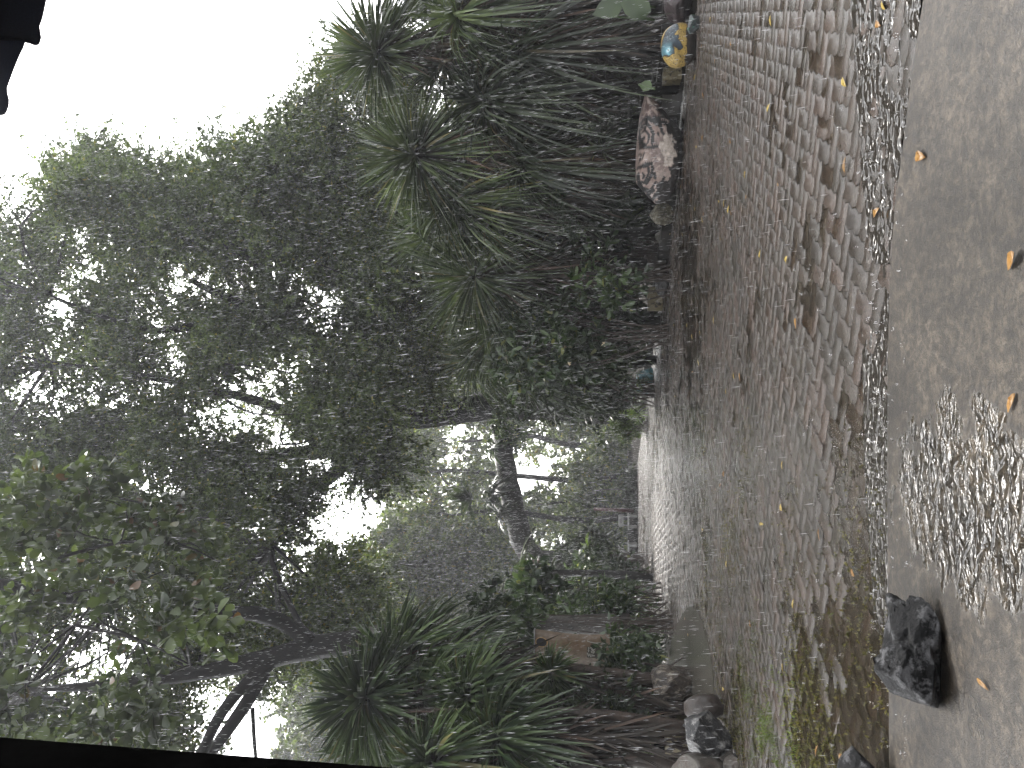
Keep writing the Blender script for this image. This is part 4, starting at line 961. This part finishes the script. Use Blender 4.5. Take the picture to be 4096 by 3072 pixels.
# left bed shrubs
shrub('dark round bush of large lobed leaves in front of the stump', [(2110, 2370, 60), (2150, 2320, 60), (2190, 2390, 65), (2140, 2430, 55)], 15, SB, .26, .15, 22, 8, base=(2560, 2380), Ls=.3)
shrub('feathery green bush right of the painted board', [(2310, 2480, 80), (2400, 2430, 80), (2470, 2400, 70), (2420, 2530, 90), (2500, 2470, 60), (2480, 2560, 60)], 13.4, SB, .17, .06, 34, 9, 'small', base=(2590, 2470))
shrub('green bush in front of the painted board', [(2480, 2580, 65), (2460, 2690, 60), (2500, 2720, 75), (2440, 2770, 75), (2520, 2640, 50), (2360, 2790, 60), (2560, 2740, 40)], 10.4, SB, .13, .055, 36, 9, 'small', base=(2640, 2690))
shrub('dim bush with small leaves between the leaning brown stems', [(2320, 2930, 80), (2270, 2980, 80), (2420, 2950, 70), (2200, 3040, 80), (2480, 2880, 50), (2400, 3040, 70)], 9.2, DS, .10, .045, 40, 9, 'small', base=(2640, 2950))
shrub('low bush of leaves at the far left of the yard, near the benches', [(2480, 2290, 55), (2430, 2330, 70), (2520, 2330, 50), (2350, 2290, 70), (2500, 2390, 50), (2380, 2250, 60)], 19, SB, .2, .08, 34, 9, 'small', base=(2565, 2320))
shrub('dark bush under the leaning stump', [(2300, 2230, 75), (2360, 2180, 70), (2260, 2330, 80), (2420, 2210, 55), (2200, 2330, 70)], 22, DS, .24, .09, 40, 10, 'small', base=(2560, 2240))
shrub('leafy bush climbing the pale forked trunk', [(1960, 2440, 60), (2010, 2480, 60), (2060, 2530, 55), (1930, 2490, 50), (2090, 2460, 40)], 12.4, SB, .19, .10, 16, 8, base=(2560, 2500), stems=5, name='climbing_plant', cat='climber')
shrub('low yellow green bush with red flowers beside the black ledge', [(2600, 2950, 42), (2640, 2990, 45), (2610, 3040, 50), (2670, 3040, 40), (2585, 3000, 40), (2640, 2900, 26)], 9.7, MAT['bright_shrub'], .065, .03, 60, 9, 'small', base=(2720, 2990), Ls=.16, nfl=9, fmat=MAT['flower'])
shrub('sparse bush with red flowers behind the charcoal rock', [(2540, 2800, 40), (2520, 2830, 40), (2570, 2820, 32)], 9.9, SB, .08, .035, 30, 8, 'small', base=(2640, 2820), Ls=.16, nfl=5, fmat=MAT['flower'])
shrub('leafy bush at the foot of the brown leaning stems', [(2330, 2810, 65), (2420, 2840, 60), (2480, 2800, 55), (2260, 2860, 60), (2380, 2900, 60)], 9.5, SB, .11, .05, 36, 9, 'small', base=(2640, 2830))
shrub('low leafy ground plants along the left edge of the paving', [(2545, 2390, 32, 3.0), (2560, 2440, 32, 1.8), (2572, 2490, 34, .8), (2584, 2540, 32, 0), (2560, 2570, 36, 0), (2600, 2600, 26, -.9), (2560, 2640, 34, -.9), (2590, 2690, 28, -1.6), (2530, 2360, 34, 4)], 14.2, SB, .13, .05, 40, 9, 'small', base=(2590, 2520), Ls=.25, name='ground_plants', cat='plants', stems=4)
# palm fronds behind the leaning stump
rt = empty('cycad_palm', P(2540, 2280, 18)); tag(rt, 'small palm with feathery fronds by the leaning stump', 'palm')
pc = P(2090, 2290, 18); mb = MB(); add_tube(mb, [(pc[0], 18, 0), (pc[0] + .05, 18, 1.2), pc], [.10, .09, .08], 8, .05); mb.build('trunk', MAT['bark'], rt)
mb = MB(); LV = []; 
for k in range(17):
    d = norm(np.array((RNG.normal(0, .8), RNG.normal(-.3, .6), RNG.uniform(.1, 1.0)))); L = RNG.uniform(1.0, 1.5); t = np.linspace(0, 1, 8)
    p = pc + d * (L * t)[:, None]; p[:, 2] -= .55 * L * t ** 2; add_tube(mb, p, np.linspace(.016, .004, 8), 4, 0, 1, cap=False)
    tt = RNG.uniform(.12, 1, 70); q = pc + d * (L * tt)[:, None]; q[:, 2] -= .55 * L * tt ** 2
    sd = norm(np.cross(d, (0, 0, 1.0))) * np.where(np.arange(70) % 2, 1, -1)[:, None]
    LV.append(leaves(q, sd * .9 + d * .5 + np.array((0, 0, -.25)), .30 * np.sin(np.pi * (tt * .75 + .2)) + .05, .022))
mb.build('stalks', SB, rt); mb = MB(); [mb.add(*x) for x in LV]; mb.build('fronds', DS, rt)
for k, (lab, xx, yy, D, R, mt, nn) in enumerate([('big arum plant with one pale striped leaf under the stump', 2330, 2180, 20, 90, 'bright_shrub', 5), ('dark ferny plant at the left under the lobed bush', 2250, 2450, 14, 150, 'dark_shrub', 50), ('dim ferny plant under the feathery bush', 2330, 2400, 14, 130, 'dark_shrub', 50)]):
    rt = empty('fern_plant', P(2560, yy, D)); tag(rt, lab, 'fern'); fern(P(xx + 30, yy, D), nn, S(R, xx, D), .11 if nn < 9 else .05, MAT[mt], rt, .6, .5, 'fronds')

# painted board in the left bed -----------------------------------------
def board():
    D = 10.9; A = P(2140, 2519, D); B_ = P(2140, 2662, D); C_ = P(2440, 2519, D)
    nx, nz_ = 120, 220; u, t = np.meshgrid(np.linspace(0, 1, nx), np.linspace(0, 1, nz_))
    wid = A[0] - B_[0]
    X = B_[0] + (1 - u) * wid; Z = A[2] + t * (C_[2] - A[2])
    X = X - .05 * np.sin(t * 2.6) * (1 - u) ** 2
    Y = D + .10 * (u - .45) ** 2 * 4 * .5
    zx = 245 + t * (1900 - 245); zy = 250 + u * (1120 - 250)
    fv = np.stack([X, Y, Z], -1).reshape(-1, 3); x, y = zx.ravel(), zy.ravel()
    n = np.array([mnoise.fractal((a * .0022, b_ * .007, 3), .9, 2, 4) for a, b_ in zip(x, y)]); n2 = np.array([mnoise.noise((a * .02, b_ * .02, 9)) for a, b_ in zip(x, y)])
    sand = np.array((.15, .105, .068)); pale = np.array((.24, .195, .155)); m_ = np.clip(.45 + n * .8 + (y - 700) / 1400, 0, 1)[:, None]
    c = sand * (1 - m_) + pale * m_
    br = np.exp(-(((x - 1150) / 420) ** 2 + ((y - 560) / 170) ** 2))[:, None]; c = c * (1 - .6 * br) + np.array((.16, .095, .05)) * .6 * br
    o_ = np.hypot((x - 390) / 1.15, y - 540); c[o_ < 118] = (.45, .28, .10); c[o_ < 104] = (.022, .020, .026)
    wh = [[(1410, 420), (1480, 450), (1600, 470), (1780, 470)], [(1430, 700), (1430, 590)], [(1460, 600), (1530, 590), (1500, 640), (1540, 650), (1580, 600)], [(1490, 700), (1520, 670), (1560, 690), (1540, 730), (1500, 720)], [(1410, 740), (1430, 820), (1460, 760), (1480, 830)], [(1500, 780), (1560, 800), (1510, 800)], [(1680, 560), (1760, 560), (1700, 600), (1770, 610)], [(1680, 680), (1750, 640)], [(1670, 740), (1740, 730), (1750, 790), (1690, 800)]]
    dkz = (x > 1400) & (x < 1800) & (y > 570) & (y < 860) & (n2 > -.35); c[dkz] = (.045, .042, .03)
    c[(x > 1480) & (x < 1700) & (y > 470) & (y < 530)] = (.10, .06, .04)
    for q in wh: c[dpoly(x, y, q) < 13] = (.34, .33, .30)
    c[(x > 1600) & (x < 1800) & (y > 450) & (y < 500)] = (.34, .33, .31)
    rt = empty('painted_board', ((A[0] + B_[0]) / 2, D, 0)); tag(rt, 'sand coloured painted wooden board with a black dot and white line figures', 'board')
    i = np.arange(nz_ - 1)[:, None] * nx + np.arange(nx - 1)[None, :]; q = np.stack([i, i + 1, i + nx + 1, i + nx], -1).reshape(-1, 4)
    o = build('face_panel', fv, q, paint_mat('board_paint', .4, .3, .006, 20), rt, True, c)
    m2 = o.modifiers.new('thick', 'SOLIDIFY'); m2.thickness = .05; m2.offset = -1
    mb = MB(); add_box(mb, (A[0] / 2 + B_[0] / 2, D + .02, A[2] + .008), (wid + .01, .09, .016)); mb.build('top_strip', MAT['white'], rt)
board()

# far end: benches, red pole, clipped hedge, thin white pole -------------
def bench():
    rt = empty('bench', (0, 0, 0)); W = .62
    mb = MB(); add_box(mb, (0, .22, .60), (W * .72, .05, .20), 0, -.15); o = mb.build('backrest', MAT['white'], rt); bevel(o, .02, 3)
    mb = MB(); add_box(mb, (0, 0, .32), (W, .40, .05)); o = mb.build('seat', MAT['white'], rt); bevel(o, .012)
    for s in (-1, 1):
        mb = MB(); add_box(mb, (s * .17, .23, .43), (.05, .05, .30)); mb.build('backrest_post', MAT['white'], rt)
    for s in (-1, 1):
        mb = MB(); add_box(mb, (s * .20, .02, .15), (.09, .30, .30)); o = mb.build('leg', MAT['white'], rt); bevel(o, .015)
    mb = MB()
    for k in range(4): add_box(mb, (-.07 + .045 * k, .186, .60 + .01 * (k % 2)), (.022, .006, .05), 0, -.15)
    mb.build('worn_lettering', MAT['grey_stone'], rt)
    return rt
b1 = bench(); g = P(2541, 2086, 27.2); b1.location = (g[0], 27.2, .03); b1.rotation_euler = (0, 0, .12)
tag(b1, 'white park bench beside the dark red pole', 'bench', 'white benches at the far side of the yard')
b2 = b1.copy(); COL.objects.link(b2)
for ch in list(b1.children):
    c = ch.copy(); COL.objects.link(c); c.parent = b2
g = P(2541, 2200, 27.0); b2.location = (g[0], 27.0, .03); b2.rotation_euler = (0, 0, -.15)
tag(b2, 'white park bench partly hidden by the leafy bush', 'bench', 'white benches at the far side of the yard')
mb = MB(); px_tube(mb, [(2535, 2043, 28.5), (2376, 2036, 28.5)], [8, 6], 12, 0); o = mb.build('red_pole', MAT['red'], origin=P(2535, 2043, 28.5)); tag(o, 'short dark red pole standing beside the white bench', 'pole')
mb = MB(); px_tube(mb, [(2540, 1958, 29.5), (2450, 1957, 29.5), (2385, 1962, 29.5)], [3.2, 3, 2.2], 8, .04); o = mb.build('thin_white_trunk', MAT['pale_bark'], origin=P(2540, 1958, 29.5)); tag(o, 'thin pale sapling stem rising from the low hedge', 'sapling')
shrub('low clipped hedge across the far side of the yard', [(2522, y, 17) for y in range(1885, 2035, 16)], 29, MAT['dark_shrub'], .14, .07, 36, 9, 'small', name='hedge', cat='hedge', base=(2545, 1960), Ls=.2)
mb = MB(); ga, gb = P(2545, 2060, 27.9), P(2545, 2235, 27.6); add_box(mb, ((ga[0] + gb[0]) / 2, 27.8, .12), (abs(ga[0] - gb[0]), .25, .5), .05); o = mb.build('planter_wall', MAT['kerb'], origin=(ga[0], 27.8, 0)); tag(o, 'low brown planter wall behind the benches', 'wall')

# moss and grass in the paver joints on the left ------------------------
def joint_moss():
    r = np.random.default_rng(4); n = 240000
    x = r.uniform(-4.5, .6, n); y = r.uniform(2.75, 9.5, n)
    a_ = ((x - PC[0]) * PE1[0] + (y - PC[1]) * PE1[1]) / PW; b_ = ((x - PC[0]) * PE2[0] + (y - PC[1]) * PE2[1]) / PW
    onrow = r.uniform(0, 1, n) < .5
    ra, rb = np.round(a_), np.round(b_)
    # keep only the stretches of each grid line that are joints of the herringbone
    okr = (np.floor(a_) - rb) % 4 != 2
    okc = (np.floor(b_) - ra) % 4 != 3
    qa = np.where(onrow, a_ * PW, ra * PW + paver_edge(b_)) + r.normal(0, .004, n); qb = np.where(onrow, rb * PW + paver_edge(a_), b_ * PW) + r.normal(0, .004, n)
    X = PC[0] + qa * PE1[0] + qb * PE2[0]; Y = PC[1] + qa * PE1[1] + qb * PE2[1]
    okj = np.where(onrow, okr, okc); X, Y = X[okj], Y[okj]; n = len(X)
    den = np.array([mnoise.noise((a * 1.1, b_ * 1.1, 4.0)) for a, b_ in zip(X, Y)])
    wgt = np.clip((-.15 - X) / 2.2, 0, 1) * np.clip((9.5 - Y) / 3, 0, 1) * np.clip((Y - 2.7) / .4, .25, 1) * np.clip(.55 + den * 1.4, 0, 1)
    k = (r.uniform(0, 1, n) < wgt * .62) & inpoly(X, Y, yard); X, Y = X[k], Y[k]; n = len(X)
    d = r.normal(0, 1, (n, 3)); d[:, 2] = np.abs(d[:, 2]) + .25
    v, f = leaves(np.stack([X, Y, np.full(n, -.006)], -1), d, r.uniform(.010, .026, n), r.uniform(.006, .012, n))
    o = build('joint_moss', v, f, MAT['moss']); tag(o, 'moss in the joints of the pavers', 'moss', kind='stuff')
    n = 5000; a = r.normal(0, 1, (n, 2)); cx = G(3080, 2990)
    X = cx[0] + a[:, 0] * .34; Y = cx[1] + a[:, 1] * .55
    den = np.array([mnoise.noise((p * 3.5, q * 3.5, 1.0)) for p, q in zip(X, Y)]); k = den > r.uniform(-.1, .3, n); X, Y = X[k], Y[k]; n = len(X)
    d = r.normal(0, .55, (n, 3)); d[:, 2] = 1
    v, f = leaves(np.stack([X, Y, np.full(n, -.004)], -1), d, r.uniform(.015, .05, n), r.uniform(.003, .006, n))
    o = build('lawn_grass', v, f, MAT['lawn']); tag(o, 'bright grass growing over the pavers', 'grass', kind='stuff')
joint_moss()

# ------------------------------------------------------------------ the house the porch belongs to (behind and above the camera)
root = empty('porch_house', (0, -2.6, 0)); tag(root, 'house behind the porch with its low roof over the slab', 'house')
mb = MB(); add_box(mb, (0, -2.7, 1.4), (13, .2, 3.0)); mb.build('wall', MAT['kerb'], root)
mb = MB(); add_box(mb, (0, -.75, 2.84), (13, 4.0, .10)); add_box(mb, (3.7, 1.472, 2.84), (5.6, .44, .10)); mb.build('roof', MAT['post'], root)

# ------------------------------------------------------------------ fallen leaves
FL = """3090,79,y 3387,326,y 3392,664,b 3704,623,o 3080,433,y 2985,696,y 3118,737,b 3514,851,o 3047,1016,y 3154,1040,y 2811,183,o 2928,174,o 2865,244,o 2783,310,y 2846,76,y 2795,108,o 2818,380,o 2814,554,o 2789,588,y
2726,747,o 2879,807,y 2902,810,y 2919,839,y 2928,851,o 2783,835,y 2818,857,o 2814,880,y 2887,956,y 2683,937,y 2732,937,y 2691,854,o 2928,563,o 3542,19,y 3523,95,o 2990,788,b 3194,1290,o 2859,1278,y 2805,1330,y
2940,1505,y 2966,1506,o 2908,1566,y 2773,1488,o 2703,1584,y 3135,1863,y 2898,1897,o 2868,1957,o 2885,1942,o 3131,2031,y 4086,1038,o 4076,1606,o 2718,1130,o 2751,1299,y 2697,1299,y 2655,1418,y 2688,1468,o 2799,1449,y
2772,1345,y 3054,2096,y 3284,2136,o 3180,2418,y 3006,2497,o 3140,2671,y 2898,2756,y 3275,3006,o 3420,2293,o 2911,2259,y 2814,2120,y 2723,2091,y 2691,2174,o 2743,2472,o 2756,2541,y 3374,3030,o 3960,2735,o""".split()
LM = [('the fish painted stone', (2720, 180)), ('the face painted boulder', (2720, 590)), ('the brown boulder', (2660, 1070)), ('the teal blue rock', (2605, 1525)), ('the far benches', (2545, 2140)), ('the concrete patch', (2760, 2500)),
      ('the petrified stump', (2775, 2750)), ('the grey angular rock', (2930, 2950)), ('the black rock on the slab', (3700, 2600)), ('the middle of the slab edge', (3565, 1500)), ('the rippling water strip', (3560, 500))]
LMp = [G(*p)[:2] for _, p in LM]
ORD = ['nearest', 'second nearest', 'third nearest', 'fourth nearest', 'fifth nearest', 'sixth nearest', 'seventh nearest', 'eighth nearest', 'ninth nearest', 'tenth nearest', 'eleventh nearest', 'twelfth nearest', 'thirteenth nearest', 'fourteenth nearest', 'fifteenth nearest']
items = []
for t in FL:
    x, y, k = t.split(','); g = G(float(x), float(y)); d = [np.hypot(*(g[:2] - q)) for q in LMp]; items.append((float(x), float(y), k, g, int(np.argmin(d)), min(d)))
CN = {'y': ('yellow', MAT['fallen_yellow']), 'o': ('orange', MAT['fallen_orange']), 'b': ('brown', MAT['fallen_brown'])}
for it in items:
    x, y, k, g, li, dd = it
    rank = sorted(q[5] for q in items if q[4] == li and q[2] == k).index(dd)
    on = 'slab' if g[1] < YD else 'pavers'
    L = RNG.uniform(.05, .075) if g[1] < 6 else RNG.uniform(.05, .08)
    o0 = np.array((g[0], g[1], .016 if on == 'slab' else .008)); a = RNG.uniform(0, 6.28)
    v, f = big_leaves(np.zeros((1, 3)), np.array([(math.cos(a), math.sin(a), .12)]), L, L * RNG.uniform(.3, .55), 3.0)
    v -= v.mean(0); v[:, 2] -= v[:, 2].min() - .001
    o = build('fallen_leaf', v + o0, f, CN[k][1], origin=o0); m_ = o.modifiers.new('thick', 'SOLIDIFY'); m_.thickness = .0012
    tag(o, f'small fallen {CN[k][0]} leaf, {ORD[rank]} of its colour to {LM[li][0]}', 'leaf', 'fallen leaves on the wet ground')

# ------------------------------------------------------------------ rain: falling drops and their splashes
m, nt, b = newmat('raindrop'); b.inputs['Base Color'].default_value = (.9, .9, .92, 1); b.inputs['Roughness'].default_value = .1
tr = N(nt, 'ShaderNodeBsdfTransparent'); tl = N(nt, 'ShaderNodeBsdfTranslucent'); tl.inputs['Color'].default_value = (.95, .95, .97, 1)
m1 = N(nt, 'ShaderNodeMixShader'); m1.inputs[0].default_value = .5; m2 = N(nt, 'ShaderNodeMixShader'); m2.inputs[0].default_value = .6
nt.links.new(b.outputs[0], m1.inputs[1]); nt.links.new(tl.outputs[0], m1.inputs[2]); nt.links.new(tr.outputs[0], m2.inputs[1]); nt.links.new(m1.outputs[0], m2.inputs[2])
nt.links.new(m2.outputs[0], nt.nodes['Material Output'].inputs['Surface']); MAT['drop'] = m
def rain():
    n = 190000; Y = 2.6 + 23 * RNG.uniform(0, 1, n) ** .5; X = RNG.uniform(-.66, .66, n) * (Y + 1); Z = RNG.uniform(0, 1, n) * (1.2 + Y * 1.02)
    k = Z > .03; X, Y, Z = X[k], Y[k], Z[k]; n = len(X)
    L = (RNG.uniform(.03, .06, n) + .0012 * Y)[:, None]; R = (RNG.uniform(.0006, .0012, n) + .00004 * Y)[:, None]
    d = norm(np.array((.10, .02, -1.0)) + RNG.normal(0, .02, (n, 3))); s = norm(np.cross(d, RNG.normal(0, 1, (n, 3)))); q = np.cross(s, d)
    p = np.stack([X, Y, Z], -1); m_ = p + d * L * .72
    v = np.stack([p, m_ + s * R, m_ + (-.5 * s + .87 * q) * R, m_ + (-.5 * s - .87 * q) * R, p + d * L], 1).reshape(-1, 3)
    b_ = np.arange(n)[:, None] * 5; f = np.concatenate([b_ + np.array(t) for t in ([0, 1, 2], [0, 2, 3], [0, 3, 1], [4, 2, 1], [4, 3, 2], [4, 1, 3])])
    o = build('rain', v, f, MAT['drop']); tag(o, 'falling rain drops', 'rain', kind='stuff')
rain()
def splashes():
    n = 260; D = 2.75 + 12 * RNG.uniform(0, 1, n) ** 2.2; X = RNG.uniform(-.5, .53, n) * D; mb = MB(); v0, f0 = ico(1)
    k = 70; D2 = RNG.uniform(2.78, 3.15, k); X2 = RNG.uniform(-1.5, 1.5, k)
    for x, y in list(zip(X, D)) + list(zip(X2, D2)):
        if not inpoly(np.array(x), np.array(y), yard): continue
        m_ = RNG.integers(5, 12); r = RNG.uniform(.004, .012)
        for _ in range(m_):
            a = RNG.uniform(0, 6.28); h = RNG.uniform(.002, .02); s = RNG.uniform(.0006, .0017); q = r * RNG.uniform(.2, 1)
            mb.add(v0 * np.array((s, s, s * RNG.uniform(1, 2.2))) + np.array((x + q * math.cos(a), y + q * math.sin(a), h)), f0)
    o = mb.build('rain_splashes', MAT['drop'], smooth=True); tag(o, 'splashes thrown up by rain on the pavers', 'splash', kind='stuff')
splashes()

# ------------------------------------------------------------------ rain haze
hz = MB(); add_box(hz, (0, 22, 16), (130, 80, 34.2 + 0)); 
m = bpy.data.materials.new('rain_haze'); m.use_nodes = True; nt = m.node_tree; nt.nodes.clear()
vol = N(nt, 'ShaderNodeVolumePrincipled'); vol.inputs['Color'].default_value = (.93, .95, 1, 1); vol.inputs['Density'].default_value = .0018
vol.inputs['Anisotropy'].default_value = .3
ou = N(nt, 'ShaderNodeOutputMaterial'); nt.links.new(vol.outputs[0], ou.inputs['Volume'])
o = hz.build('haze', m); tag(o, 'pale rain haze', 'haze', kind='stuff')
